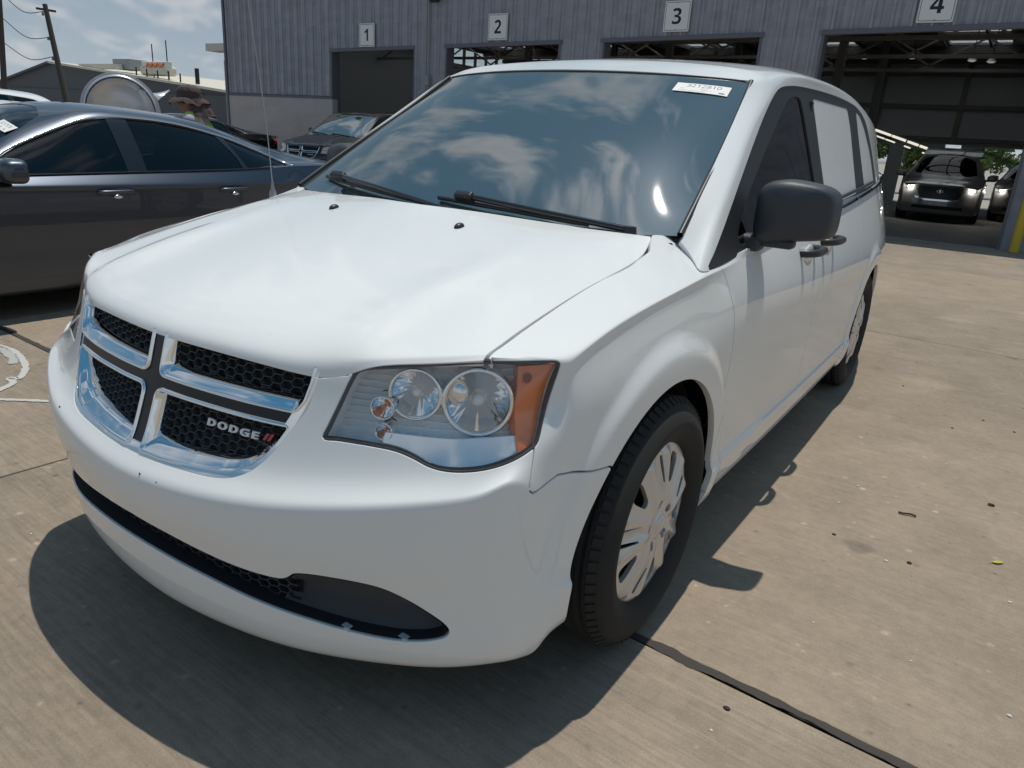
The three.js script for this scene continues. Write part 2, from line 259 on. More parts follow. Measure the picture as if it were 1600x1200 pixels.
// litter
{
  const lf = new THREE.SphereGeometry(0.022, 12, 8).scale(1, 0.12, 0.4); const leaf = thing('fallen_leaf', 'small yellow leaf lying on the concrete beside the van', 'leaf', [1.824, 0.006, -1.187], 0.7); const lm = std(0.45, 0.42, 0.05, 0.7); part('blade', lf, lm, leaf); part('stalk', cyl(0.001, 0.0012, 0.02, 6).rotateZ(Math.PI / 2).translate(-0.028, 0, 0), lm, leaf);
  const stoneG = (r, s) => { const g = new THREE.IcosahedronGeometry(r, 1), p = g.attributes.position; for (let i = 0; i < p.count; i++) { const k = 0.8 + 0.4 * N1(p.getX(i) * 300 + s, p.getY(i) * 300 + p.getZ(i) * 190); p.setXYZ(i, p.getX(i) * k * 1.2, p.getY(i) * k * 0.6, p.getZ(i) * k); } g.computeVertexNormals(); return g; };
  const twig = thing('twig', 'short dark twig lying flat on the concrete', 'twig', [1.505, 0.006, -1.374], 0.15); part('stem', tube([[-.032, 0, 0], [-.015, .001, .005], [.01, .002, -.002], [.032, 0, .003]], 0.0042, 10, 6), std(0.06, 0.045, 0.035, 0.95), twig);
  const dk = std(0.04, 0.03, 0.025, 0.9), lt = std(0.6, 0.58, 0.54, 0.9);
  const put = (x, z, r, m, i) => { const o = part(numbered('pebble'), stoneG(r, i * 3.7), m, scene); o.position.set(x, r * 0.35, z); tag(o, m === dk ? 'tiny dark pebble on the concrete by the van' : 'tiny pale concrete chip on the apron', 'pebble', m === dk ? 'dark pebbles on the apron' : 'pale chips on the apron'); };
  put(1.785, -1.723, .011, dk, 0); put(1.561, -.967, .007, dk, 1); put(1.269, .145, .007, dk, 2); put(1.30, -1.0, .006, dk, 3);
  for (let i = 0; i < 46; i++) put(rr(1.05, 3.2), rr(-5, 1.0), rr(0.0025, 0.006), i % 5 ? lt : dk, i + 5);
  for (let i = 0; i < 14; i++) put(rr(-2.6, -0.6), rr(0.75, 1.6), rr(0.002, 0.005), lt, i + 70);
}
// ---------------------------------------------------------------- materials shared by the vehicles
const paintWhite = phys(0.80, 0.805, 0.79, 0.5, { specularIntensity: 0.3, clearcoat: 1, clearcoatRoughness: 0.012 });
const paintBlack = phys(0.008, 0.008, 0.01, 0.45, { specularIntensity: 0.3, clearcoat: 0.7, clearcoatRoughness: 0.03 });
const blackTrim = phys(0.022, 0.024, 0.027, 0.42, {});
const blackGloss = phys(0.012, 0.012, 0.014, 0.18, { clearcoat: 0.6 });
const blackMatte = std(0.012, 0.012, 0.013, 0.85);
const underMat = std(0.006, 0.006, 0.006, 0.95);
const chrome = std(0.86, 0.87, 0.88, 0.05, { metalness: 1 });
const chromeSoft = std(0.78, 0.79, 0.8, 0.16, { metalness: 1 });
const clearLens = new THREE.MeshPhysicalMaterial({ color: lin(1, 1, 1), roughness: 0.02, transmission: 0.97, thickness: 0, ior: 1.38 });
const windGlass = new THREE.MeshPhysicalMaterial({ color: lin(0.40, 0.53, 0.52), roughness: 0.022, transmission: 0.86, thickness: 0, ior: 3.6 });
const tintGlass = new THREE.MeshPhysicalMaterial({ color: lin(0.05, 0.055, 0.055), roughness: 0.03, transmission: 1, thickness: 0, ior: 1.55 });
const amberMat = phys(0.75, 0.16, 0.012, 0.22, { clearcoat: 1 });
const redMat = phys(0.5, 0.012, 0.01, 0.25, { clearcoat: 1 });
const rubber = (() => {
  const S = 512, a = new Uint8Array(S * S * 4);
  for (let j = 0; j < S; j++) for (let i = 0; i < S; i++) { const n = fbm(N1, i / 8, j / 8, 4), k = 30 + 16 * n; const o = (j * S + i) * 4; a[o] = k; a[o + 1] = k * 0.98; a[o + 2] = k * 0.95; a[o + 3] = 255; }
  const t = new THREE.DataTexture(a, S, S); t.colorSpace = THREE.SRGBColorSpace; t.wrapS = t.wrapT = THREE.RepeatWrapping; t.magFilter = THREE.LinearFilter; t.needsUpdate = true;
  return new THREE.MeshStandardMaterial({ map: t, roughness: 0.85 });
})();
const grainBump = (() => {
  const S = 256, a = new Uint8Array(S * S * 4); for (let i = 0; i < S * S; i++) { const k = 90 + 140 * N2((i % S) / 3, Math.floor(i / S) / 3, 85) * rr(0.7, 1); a[i * 4] = a[i * 4 + 1] = a[i * 4 + 2] = k; a[i * 4 + 3] = 255; }
  const t = new THREE.DataTexture(a, S, S); t.wrapS = t.wrapT = THREE.RepeatWrapping; t.repeat.set(4, 4); t.magFilter = THREE.LinearFilter; t.needsUpdate = true; return t;
})();
const grainPlastic = new THREE.MeshStandardMaterial({ color: lin(0.040, 0.046, 0.054), roughness: 0.5, bumpMap: grainBump, bumpScale: 0.0004 });
const hubSilver = phys(0.62, 0.61, 0.59, 0.32, { metalness: 0.55, clearcoat: 0.4 });
const steelDark = std(0.03, 0.03, 0.03, 0.6, { metalness: 0.5 });

// ---------------------------------------------------------------- wheel: tyre, cover, lug nuts
function wheelGeos(R, width, rimR, kind) {
  const w = width / 2, sh = R - rimR, P = [];
  const prof = [[rimR - 0.012, w * 0.62], [rimR, w * 0.80], [rimR + 0.006, w * 0.86], [rimR + sh * 0.12, w * 0.93], [rimR + sh * 0.3, w * 1.02], [rimR + sh * 0.44, w * 1.06], [rimR + sh * 0.52, w * 1.05], [rimR + sh * 0.64, w * 1.005], [rimR + sh * 0.75, w * 0.94], [rimR + sh * 0.85, w * 0.85], [rimR + sh * 0.93, w * 0.75], [R - 0.004, w * 0.66]];
  for (const [r, x] of prof) P.push([r, x]);
  const grooves = [0.48, 0.17, -0.17, -0.48];
  let x = 0.80; const tread = [];
  for (const g of grooves) tread.push([R - 0.002, (g + 0.05) * w], [R - 0.009, (g + 0.035) * w], [R - 0.009, (g - 0.035) * w], [R - 0.002, (g - 0.05) * w]);
  P.push([R - 0.0025, w * 0.6]); for (const q of tread) P.push(q); P.push([R - 0.0025, -w * 0.6]);
  for (const [r, xx] of prof.slice().reverse()) P.push([r, -xx]);
  const A = new THREE.LatheGeometry(P.map(([r, y]) => new THREE.Vector2(r, -y)), 96).rotateZ(Math.PI / 2);   // axis along x, outer side at +x
  const uv = A.attributes.uv; for (let i = 0; i < uv.count; i++) uv.setXY(i, uv.getX(i) * 12, uv.getY(i) * 6);
  // shoulder sipes: small blocks round the tread edge
  const blocks = []; const nb = 72;
  for (let i = 0; i < nb; i++) for (const s of [1, -1]) { const g = box(0.026, 0.006, 0.0215, 0, 0, 0); g.rotateZ(-s * 0.62); g.translate(s * w * 0.755, R - 0.0088, 0); g.rotateX(i / nb * Math.PI * 2); blocks.push(g); }
  const tyre = merge([A, ...blocks]);
  return tyre;
}
function hubcapMesh(r, depth) {                                     // a pressed plastic cover: ten raised blades in five pairs, slots and windows cut right through
  const nr = 54, na = 300, S = (u, v) => {
    const a = u / na * Math.PI * 2, q = v / nr, rho = r * q, k = 5, p = ((a / (Math.PI * 2) * k) % 1 + 1) % 1;   // p across one sector
    let h = 0.030 - 0.022 * q * q;                                  // dish
    const ridge = t => Math.exp(-((t) ** 2));
    const d1 = (p - 0.30) * q, d2 = (p - 0.70) * q;
    h += 0.011 * sstep(0.18, 0.4, q) * (ridge(d1 / 0.07) + ridge(d2 / 0.07)) * (1 - sstep(0.86, 0.97, q));
    h -= 0.006 * ridge((p - 0.5) * q / 0.05) * sstep(0.3, 0.5, q) * (1 - sstep(0.8, 0.95, q));
    h += 0.006 * (1 - sstep(0.13, 0.17, q));
    h -= 0.010 * sstep(0.955, 1, q);
    return [h, Math.sin(a) * rho, Math.cos(a) * rho];
  };
  const us = []; for (let i = 0; i <= na; i++) us.push(i); const vs = []; for (let i = 1; i <= nr; i++) vs.push(i);
  let m = gridMesh(S, us, vs, false);
  const win = poly(curve2([[-0.10, 0.60], [-0.07, 0.53], [0.0, 0.50], [0.07, 0.53], [0.10, 0.60], [0.16, 0.80], [0.13, 0.85], [0.0, 0.865], [-0.13, 0.85], [-0.16, 0.80]].map(([x, y]) => [x, y]), 5));
  const slotA = poly([[-0.014, 0.52], [0.014, 0.52], [0.026, 0.86], [-0.026, 0.86]]), slotB = poly([[-0.012, 0.42], [0.012, 0.42], [0.03, 0.62], [-0.02, 0.62]]);
  const f = (x, y, z) => {
    const rho = Math.hypot(y, z) / r; let a = Math.atan2(y, z) / (Math.PI * 2) * 5; a = a - Math.floor(a);
    const ang = (a - 0.0 > 0.5 ? a - 1 : a) * Math.PI * 2 / 5, X = rho * Math.sin(ang), Y = rho * Math.cos(ang);   // big windows centred between the pairs
    const ang2 = (a - 0.5) * Math.PI * 2 / 5, X2 = rho * Math.sin(ang2), Y2 = rho * Math.cos(ang2);
    let d = -Math.max(win(X * 1.35, Y), slotA(X2 - .085, Y2), slotA(X2 + .085, Y2));
    for (let k = -2; k <= 2; k++) { const an = ang2 - k * Math.PI * 2 / 5; d = Math.min(d, Math.hypot(rho * Math.sin(an), rho * Math.cos(an) - 0.265) - 0.062); }
    return d * r;
  };
  m = cut(m, f);
  return geo(flange(m, 0.014, 0.0015));
}
const tyreGeo = wheelGeos(0.36, 0.225, 0.234), hubGeo = hubcapMesh(0.241), drumGeo = merge([cyl(0.2, 0.2, 0.1, 48).rotateZ(Math.PI / 2).translate(-0.05, 0, 0)]);
const lugGeo = cyl(0.0115, 0.0125, 0.022, 6).rotateZ(Math.PI / 2), capGeo = (() => { const g = new THREE.SphereGeometry(0.032, 24, 10, 0, Math.PI * 2, 0, Math.PI / 2).scale(1, 0.35, 1).rotateZ(-Math.PI / 2); return g; })();
function addWheel(van, x, z, face, m = hubSilver, y = 0.36, sc = 1) {
  const g = new THREE.Group(); g.name = 'wheel'; van.add(g); g.position.set(x, y, z); if (face < 0) g.rotation.y = Math.PI; g.scale.setScalar(sc);
  part('tyre', tyreGeo, rubber, g); part('brake_drum', drumGeo, steelDark, g); g.children[1].position.x = 0.06;
  const c = part('wheel_cover', hubGeo, m, g); c.position.x = 0.075; c.rotation.x = 0.45;
  const cap = part('centre_cap', capGeo, m, g); cap.position.x = 0.075 + 0.033; 
  for (let k = 0; k < 5; k++) { const l = part('lug_nut', lugGeo, chromeSoft, g), a = 0.45 * -1 + (k + 0.5) / 5 * Math.PI * 2; l.position.set(0.083, Math.sin(a) * 0.0586, Math.cos(a) * 0.0586); }
  return g;
}

// ---------------------------------------------------------------- the white cargo van (front axle at its origin, x to its left, z forward)
const fontBold = await new FontLoader().loadAsync('fonts/droid/droid_sans_bold.typeface.json');
const fontReg = await new FontLoader().loadAsync('fonts/droid/droid_sans_regular.typeface.json');
const z0 = tabS([[.10, .80], [.15, .845], [.175, .875], [.22, .908], [.30, .925], [.40, .932], [.48, .953], [.545, .9575], [.578, .943], [.62, .908], [.70, .875], [.79, .846], [.87, .822], [.93, .797]]);
const DX = tabS([[0, 0], [.1, .003], [.2, .012], [.3, .026], [.38, .043], [.47, .068], [.54, .095], [.65, .145], [.72, .185], [.78, .225], [.84, .285], [.875, .34], [.91, .42], [.93, .5]]);
const Fz = (x, y) => z0(y) - DX(Math.abs(x));
const yBelt = z => 1.03 + 0.06 * Math.max(0, -0.263 - z);
const van = thing('cargo_van', 'white cargo van with amber-cornered headlights and crosshair grille on the concrete apron', 'van');
const vanBits = (() => {
  // ---- lower body belt
  const xs = [0, .2, .38, .52, .65, .76, .84, .885], yF = [.15, .168, .21, .30, .40, .48, .545, .578, .62, .70, .79, .835, .87, .935];
  const zs = [.44, .30, .12, -.08, -.27, -.5, -1.0, -1.6, -2.2, -2.75, -3.08, -3.4, -3.75, -4.0];
  const XB = [.912, .934, .946, .952, .956, .960, .966, .968, .967, .962, .955, .94, .905, .86];
  const ySide = [.215, .225, .26, .325, .372, .402, .50, .56, .62, .74, .86], dxs = [-.10, -.045, -.018, -.004, 0, -.011, -.007, -.004, -.001, 0, -.008];
  const crease = [[.8815, .929, .435], [.893, .966, .30], [.902, .993, .12], [.9045, 1.011, -.08], [.906, 1.027, -.27]], hoodl = [[.767, .942, .50], [.773, .993, .30], [.782, 1.032, .12], [.787, 1.066, -.08], [.757, 1.114, -.242]];
  const rows = [];
  for (let k = 0; k < 14; k++) {
    const r = [];
    for (const x of xs) {
      const q = Math.pow(x / .84, 1.7), lift = [0.03, 0.03, 0.02, 0, 0, .04, .10, .10, .085, .05, .02, .015, .01, .005][k]; let y = yF[k] + lift * q, z = z0(yF[k]) - DX(x);
      if (k < 2) z -= 0.02 * x;
      const fix = k === 12 ? { .76: [.76, .906, .594], .84: [.836, .915, .514], .885: [.866, .918, .481] }[x] : k === 13 ? { .65: [.65, .925, .66], .76: [.745, .928, .60], .84: [.7645, .920, .582], .885: [.766, .930, .556] }[x] : k === 10 ? { .885: [.880, .82, .47] }[x] : k === 11 ? { .885: [.8775, .875, .468] }[x] : null;
      r.push(fix ?? [x, y, z]);
    }
    zs.forEach((z, i) => {
      const tp = XB[i] / .966;
      if (k < 11) r.push([XB[i] + dxs[k] * (i < 1 ? 0.75 : 1), i < 5 ? ySide[k] * (1) + (k === 10 && i < 3 ? [-.03, -.012, 0][i] : 0) : ySide[k] + (k === 10 ? .03 : 0), z]);
      else if (i < 5) r.push(k === 11 ? [crease[i][0] + .011, crease[i][1] - .024, crease[i][2]] : (k === 12 ? crease : hoodl)[i]);
      else { const y = yBelt(z) - (k === 11 ? .036 : k === 12 ? .012 : -.012), X = (.903 - .3 * (Math.max(y, yBelt(z) - .012) - 1.04)) * (i < 9 ? 1 : tp) + (k === 11 ? .013 : k === 12 ? .002 : -.004); r.push([X, y, z]); }
    });
    const yy = k < 11 ? ySide[k] : yBelt(-4) + (k - 12) * .02 - .01;
    for (const [x, z] of [[.72, -4.13], [.40, -4.2], [0, -4.22]]) r.push([x, yy, z + (k > 10 ? .05 : 0)]);
    rows.push(r);
  }
  const S = net(rows, true, true), nc = rows[0].length - 1;
  const flare = p => {
    let d = 0; for (const zc of [0, -3.078]) { const q = Math.hypot(p[2] - zc, p[1] - .36); if (p[0] > .7) d = Math.max(d, (zc ? .012 : .015) * (1 - sstep(.48, .535, q)) + 0.0); }
    const dz = p[2] > .35 ? 1 - sstep(.35, .62, p[2]) : 1;
    return [p[0] + d * dz, p[1], p[2]];
  };
  const belt = gridMesh(S, steps(nc, [14, 14, 14, 14, 14, 12, 12, 18, 20, 22, 24, 22, 22, 26, 30, 20, 22, 22, 22, 22, 12, 8, 8, 8]), steps(13, [5, 5, 8, 10, 9, 10, 9, 6, 8, 10, 12, 8, 6, 10]), false, flare, true, true);
  // ---- outlines, in the developed coordinate s = x - z and height
  const sp = a => a.map(([x, y, z]) => [x - z, y]);
  const Hp = poly(curve2(sp([[.499, .734, .785], [.505, .76, .774], [.516, .803, .756], [.531, .866, .729], [.536, .878, .722], [.552, .886, .713], [.60, .895, .688], [.650, .903, .662], [.72, .912, .622], [.769, .918, .583], [.82, .919, .53], [.860, .920, .483], [.870, .919, .470], [.8755, .912, .464], [.8765, .90, .467], [.876, .87, .477], [.875, .829, .493], [.873, .79, .508], [.872, .757, .521], [.868, .745, .528], [.844, .722, .578], [.805, .706, .624], [.752, .701, .669], [.715, .706, .691], [.678, .720, .708], [.648, .728, .722], [.61, .731, .738], [.577, .732, .753], [.53, .732, .773], [.508, .73, .782]]), 3));
  const Hf = (x, y, z) => Hp(x - z, y);
  const Gout = [[.472, .93], [.472, .868], [.468, .83], [.458, .79], [.441, .745], [.418, .70], [.392, .663], [.366, .638], [.335, .622], [.29, .612], [.2, .604], [.1, .598], [0, .596]];
  const Gfull = [...Gout, ...Gout.slice(0, -1).reverse().map(([x, y]) => [-x, y])];
  const Gpts = curve2([...Gout.slice(1), ...Gout.slice(1, -1).reverse().map(([x, y]) => [-x, y])], 5, false);
  const Gp = poly([[.472, .96], ...Gpts, [-.472, .96]]), Gf = (x, y, z) => z > .6 ? Gp(x, y) : -1;
  const It = [[0, .440], [.13, .434], [.235, .424], [.327, .416], [.412, .414], [.46, .418], [.476, .427], [.492, .441], [.52, .448], [.56, .451], [.628, .449], [.676, .440], [.721, .414], [.76, .379], [.783, .352], [.790, .332]], Ib = [[.784, .317], [.764, .307], [.718, .299], [.668, .299], [.590, .306], [.521, .315], [.431, .325], [.347, .334], [.256, .344], [.149, .351], [0, .357]];
  const half = curve2([...It, ...Ib], 3, false), Ip = poly([[-.2, .440], ...half, [-.2, .357]]), If = (x, y, z) => z > .5 ? Ip(Math.abs(x), y) : -1;
  const arch = (x, y, z) => { let d = 9; if (x > .55) for (const [zc, r] of [[0, .415], [-3.078, .405]]) d = Math.min(d, Math.hypot(z - zc, y - .36) - r); return d; };
  const FD = tab([[.2, -.402], [.3, -.402], [.5, -.43], [.75, -.462], [.9, -.445], [1.0, -.40], [1.06, -.335]]);
  const fend = poly([[.186, .89], [.28, .885], [.36, .86], [.33, .80], [.335, .757], [.316, .672], [.316, .66], [.328, .651], [.345, .650], [.42, .667], [.64, .641], [.66, .5], [.9, .1], [1.8, .1], [1.8, 1.3], [.1, 1.3]]);
  const fdy = (y, z) => z - FD(y);                                  // > 0 in front of the fender / door line
  const g = 0.0042;
  const aBase = (x, y, z) => z + .305;
  // bumper cover
  const inFend = (x, y, z) => fend(x - z, y);
  const hoodFront = (x, y, z) => tab([[0, .855], [.47, .852], [.53, .866], [.55, .884], [.65, .901], [.77, .917], [.9, .92]])(Math.abs(x)) - y;
  let bumper = cut(belt, (x, y, z) => z > -.2 ? Math.min(-inFend(x, y, z) - g, hoodFront(x, y, z) - .003) : -1);
  bumper = cut(bumper, arch); bumper = cut(bumper, (x, y, z) => -Hf(x, y, z)); bumper = cut(bumper, (x, y, z) => -Gf(x, y, z)); bumper = cut(bumper, (x, y, z) => -If(x, y, z));
  bumper = cut(bumper, (x, y, z, u, v) => z < .66 ? v - 1.15 * sstep(.66, .48, z) : 1); bumper = flange(bumper, .016, .002, (x, y, z) => Math.abs(x) > 1e-4 || y < 0);
  part('bumper_cover', geo(join(bumper, mirrored(bumper))), paintWhite, van);
  // lip under the bumper so that the lower edge has depth
  // fender
  const hoodX = tab([[-.30, .740], [-.232, .7475], [-.14, .786], [-.075, .7885], [.14, .7825], [.318, .773], [.455, .768], [.6, .769]]);
  let fender = cut(belt, (x, y, z) => Math.min(inFend(x, y, z) - g, fdy(y, z) - g));
  fender = cut(fender, (x, y, z) => y > 1.02 ? Math.max(aBase(x, y, z) - g, 1.033 - y) : 1);
  fender = cut(fender, (x, y, z) => y > .89 ? Math.min(x - hoodX(z), x < .8 ? .572 - z : 1) : 1); fender = cut(fender, arch); fender = cut(fender, (x, y, z) => -Hf(x, y, z)); fender = flange(fender, .02, .002);
  // doors, quarter, rocker
  const sill = y => y - .292, doorBack = -1.535, slideBack = -2.56;
  const strip = (za, zb, lo, hi) => (x, y, z) => Math.min(za(x, y, z), zb(x, y, z), lo(x, y, z), hi(x, y, z));
  const hiBelt = (x, y, z) => yBelt(z) + .004 - y;
  let door = flange(cut(belt, (x, y, z) => Math.min(-fdy(y, z) - g, z - doorBack - g, sill(y), hiBelt(x, y, z), arch(x, y, z))), .02, .002);
  let slide = flange(cut(belt, (x, y, z) => Math.min(doorBack - g - z, z - slideBack - g, sill(y), hiBelt(x, y, z), arch(x, y, z), x - .5)), .02, .002);
  let quarter = flange(cut(cut(belt, (x, y, z) => Math.min(slideBack - g - z, hiBelt(x, y, z), z < -2.7 ? y - .25 : y - .292)), arch), .02, .002, (x) => x > .02);
  let rocker = flange(cut(belt, (x, y, z) => Math.min(.288 - y, x - .5, -z - .3, z + 2.9, arch(x, y, z))), .03, .002);
  const both = (name, m, mat, label) => { const A = part(name, geo(m), mat, van), B = part(name, geo(mirrored(m)), mat, van); return [A, B]; };
  both('fender', fender, paintWhite); const doors = both('front_door', door, paintWhite); const slides = both('sliding_door', slide, paintWhite); both('rocker_panel', rocker, paintWhite);
  part('rear_quarter', geo(join(quarter, mirrored(quarter))), paintWhite, van);
  // dark inner skin behind every gap
  let skin = offset(belt, -.017); skin = cut(skin, (x, y, z) => Math.min(arch(x, y, z) - .014, -Hf(x, y, z) + .004, -Gf(x, y, z) + .004, -If(x, y, z) + .004, y > .85 && z > .25 ? hoodFront(x, y, z) - .01 : 1)); part('inner_skin', geo(join(skin, mirrored(skin))), underMat, van);
  // wheel housings, underbody
  for (const s of [1, -1]) for (const zc of [0, -3.078]) { const c = new THREE.CylinderGeometry(.425, .425, .36, 40, 1, true, -.25, Math.PI + .5).rotateZ(Math.PI / 2), d = new THREE.CircleGeometry(.425, 40, -.25, Math.PI + .5).rotateY(s * Math.PI / 2); part('wheel_housing', merge([c.translate(s * .705, .36, zc), d.translate(s * .53, .36, zc)]), blackMatte, van); }
  part('underbody', merge([box(1.0, .16, 4.6, 0, .30, -1.65), box(1.7, .12, 2.2, 0, .29, -1.54), box(1.6, .1, .7, 0, .29, -3.8), box(1.02, .3, .5, 0, .42, .2)]), underMat, van);

  for (const [x, y, r] of [[-.382, .601, .004], [.075, .571, .0035], [.137, .569, .0025]]) { const q = part('paint_chip', new THREE.SphereGeometry(r, 10, 6).scale(1, .7, .3), blackMatte, van); q.position.set(x, y, (() => { let b = 9, z = 0; for (let o = 0; o < belt.v.length; o += 8) { const d = Math.hypot(belt.v[o] - Math.abs(x), belt.v[o + 1] - y); if (d < b && belt.v[o + 2] > .4) { b = d; z = belt.v[o + 2]; } } return z + .001; })()); }
  // ---- headlights
  const hl = refine(cut(belt, (x, y, z) => z > .4 && x > .45 ? Hf(x, y, z) + .03 : -1), 2);
  const mk = (m, s) => geo(s > 0 ? m : mirrored(m));
  for (const s of [1, -1]) {
    const H = new THREE.Group(); H.name = 'headlight'; van.add(H);
    const gas = flange(offset(cut(hl, (x, y, z) => Math.min(Hf(x, y, z) - .0005, .0055 - Hf(x, y, z))), -.003), .014, .001); part('gasket', mk(gas, s), blackTrim, H);
    const lens = flange(cut(hl, (x, y, z) => Hf(x, y, z) - .0055), .004, .002); part('lens', mk(lens, s), clearLens, H);
    const deep = offset(cut(hl, (x, y, z) => Hf(x, y, z) - .004), -.012); const tubeWall = flange(deep, .095, .0005);
    const wallOnly = { v: tubeWall.v, t: tubeWall.t.slice(deep.t.length) }; part('housing', mk(wallOnly, s), std(.82, .83, .83, .3), H);
    const lampSpots = [[.752, .823, .067, .62, .050], [.642, .832, .051, .50, .040], [.590, .800, .0235, .42, .032], [.603, .752, .0175, .42, .032]];
    const back = offset(cut(hl, (x, y, z) => Hf(x, y, z) - .003), -.066); { const q = cut(back, (x, y, z) => { let d = 9; for (const [cx, cy, r, yw, bk] of lampSpots) { const zc = Fz(cx, cy) - bk, ax = Math.sin(yw), az = Math.cos(yw), dx = x - cx, dz = z - zc, t = dx * ax + dz * az; d = Math.min(d, Math.hypot(dx - t * ax, y - cy, dz - t * az) - r * 1.08); } return d; }); back.v = q.v; back.t = q.t; } const backSilver = cut(back, (x, y, z) => .80 - .0 - x + 9 * 0);
    for (let o = 0; o < back.v.length; o += 8) { const t = (back.v[o + 1] / .014) % 1, d = .010 * t; back.v[o] += back.v[o + 3] * d; back.v[o + 1] += back.v[o + 4] * d; back.v[o + 2] += back.v[o + 5] * d; back.v[o + 4] += .75 * (t < .9 ? 1 : -1.2); const L = Math.hypot(back.v[o + 3], back.v[o + 4], back.v[o + 5]); for (let k = 3; k < 6; k++) back.v[o + k] /= L; }
    part('back_plate', mk(back, s), std(0.93, 0.94, 0.94, 0.25, { metalness: 0.1 }), H);
    const am = offset(cut(hl, (x, y, z) => Math.min(Hf(x, y, z) - .010, (x - z) - .287 - .10 * Math.max(0, .80 - y), y - .735)), -.022); part('amber_reflector', mk(flange(am, .06, .002), s), amberMat, H);
    const amb = offset(cut(hl, (x, y, z) => .011 - Math.hypot(((x - z) - .315) * .8, y - .885)), -.018); part('amber_lamp_socket', mk(amb, s), phys(0.25, 0.05, 0.01, 0.3), H);
    const swp = offset(cut(hl, (x, y, z) => Math.min(Hf(x, y, z) - .011, .762 - y + .06 * Math.max(0, x - .75), x - .62)), -.03); part('lower_reflector', mk(flange(swp, .04, .002), s), chromeSoft, H);
    const bowl = (cx, cy, r, depth, yaw, back, nm) => {
      const B = new THREE.Group(); B.name = nm; H.add(B); const zc = Fz(cx, cy) - back; B.position.set(s * cx, cy, zc); B.rotation.set(-.05, s * yaw, 0, 'YXZ');
      const prof = []; for (let i = 0; i <= 14; i++) { const q = i / 14; prof.push(new THREE.Vector2(r * (0.12 + .88 * q), -depth * (1 - q * q))); }
      const L = new THREE.LatheGeometry(prof, 48); const p = L.attributes.position; for (let i = 0; i < p.count; i++) { const x = p.getX(i), z = p.getZ(i), k = Math.round(Math.atan2(z, x) / Math.PI * 14) / 14 * Math.PI, R = Math.hypot(x, z), f = 1 - .014 * Math.cos(18 * Math.atan2(z, x)); p.setX(i, x * f); p.setZ(i, z * f); }
      L.computeVertexNormals(); part('reflector', L.rotateX(Math.PI / 2), chrome, B);
      const rim = new THREE.LatheGeometry([[r * .97, -.002], [r * .99, .006], [r * 1.05, .009], [r * 1.13, .006], [r * 1.17, -.006], [r * 1.17, -.035]].map(q => new THREE.Vector2(...q)), 56).rotateX(Math.PI / 2); part('rim', rim, chrome, B);
      const bulb = merge([new THREE.SphereGeometry(r * .2, 16, 12).translate(0, 0, -depth * .35), cyl(r * .16, r * .2, depth * .6, 14).rotateX(Math.PI / 2).translate(0, 0, -depth * .75)]); return [B, bulb];
    };
    let [B, b] = bowl(.752, .823, .067, .055, .62, .050, 'main_beam'); part('bulb', b, std(.8, .8, .8, .12), B);
    [B, b] = bowl(.642, .832, .051, .045, .50, .040, 'dipped_beam'); part('bulb', b, std(.8, .8, .8, .12), B);
    [B, b] = bowl(.590, .800, .0235, .02, .42, .032, 'position_lamp'); part('bulb', b, amberMat, B);
    [B, b] = bowl(.603, .752, .0175, .016, .42, .032, 'position_lamp'); part('bulb', b, amberMat, B);
    const bridge = new THREE.SphereGeometry(.022, 20, 14).scale(1.25, 1.35, .8); const br = part('bridge_piece', bridge, chromeSoft, H); br.position.set(s * .708, .838, Fz(.708, .838) - .058);
  }

  // ---- grille
  const GR = new THREE.Group(); GR.name = 'grille'; van.add(GR);
  let face = refine(cut(belt, (x, y, z) => Math.min(Gf(x, y, z) + .02, .872 - y)), 2); const faceB = cut(face, (x, y, z) => Gf(x, y, z)); face = cut(face, (x, y, z) => Gf(x, y, z) - .003);
  const q2 = (a, r, k = 6) => { const o = [], n = a.length; for (let i = 0; i < n; i++) { const p = a[(i + n - 1) % n], c = a[i], e = a[(i + 1) % n], l0 = Math.hypot(p[0] - c[0], p[1] - c[1]), l1 = Math.hypot(e[0] - c[0], e[1] - c[1]), R = Math.min(c[2] ?? r, l0 * .45, l1 * .45); const A = [c[0] + (p[0] - c[0]) / l0 * R, c[1] + (p[1] - c[1]) / l0 * R], Z = [c[0] + (e[0] - c[0]) / l1 * R, c[1] + (e[1] - c[1]) / l1 * R]; for (let j = 0; j <= k; j++) { const t = j / k; o.push([(1 - t) ** 2 * A[0] + 2 * t * (1 - t) * c[0] + t * t * Z[0], (1 - t) ** 2 * A[1] + 2 * t * (1 - t) * c[1] + t * t * Z[1]]); } } return o; };
  const quadU = even(q2([[.026, .776, .022], [.436, .776, .012], [.450, .80, .005], [.458, .84, .004], [.460, .91, .004], [.026, .91, .004]], .01), .006);
  const quadL = even(curve2(even(q2([[.026, .744, .02], [.026, .608, .006], [.1, .6095, .003], [.2, .615, .003], [.29, .6235, .01], [.332, .633, .015], [.363, .650, .01], [.388, .675, .01], [.412, .71, .01], [.429, .744, .008]], .01), .008), 2), .005);
  const pU = poly(quadU), pL = poly(quadL), quad = (x, y) => Math.max(pU(Math.abs(x), y), pL(Math.abs(x), y));
  const plate = cut(face, (x, y) => -quad(x, y) - .0005);
  const ringF = cut(plate, (x, y, z) => .022 - Gp(x, y)), cross = cut(plate, (x, y, z) => Gp(x, y) - .022);
  part('grille_surround', geo(join(flange(ringF, .01, .002), mirrored(flange(ringF, .01, .002)))), chrome, GR);
  part('crossbar', geo(join(flange(offset(cross, -.003), .01, .002), mirrored(flange(offset(cross, -.003), .01, .002)))), std(.03, .031, .034, .35, { metalness: .5 }), GR);
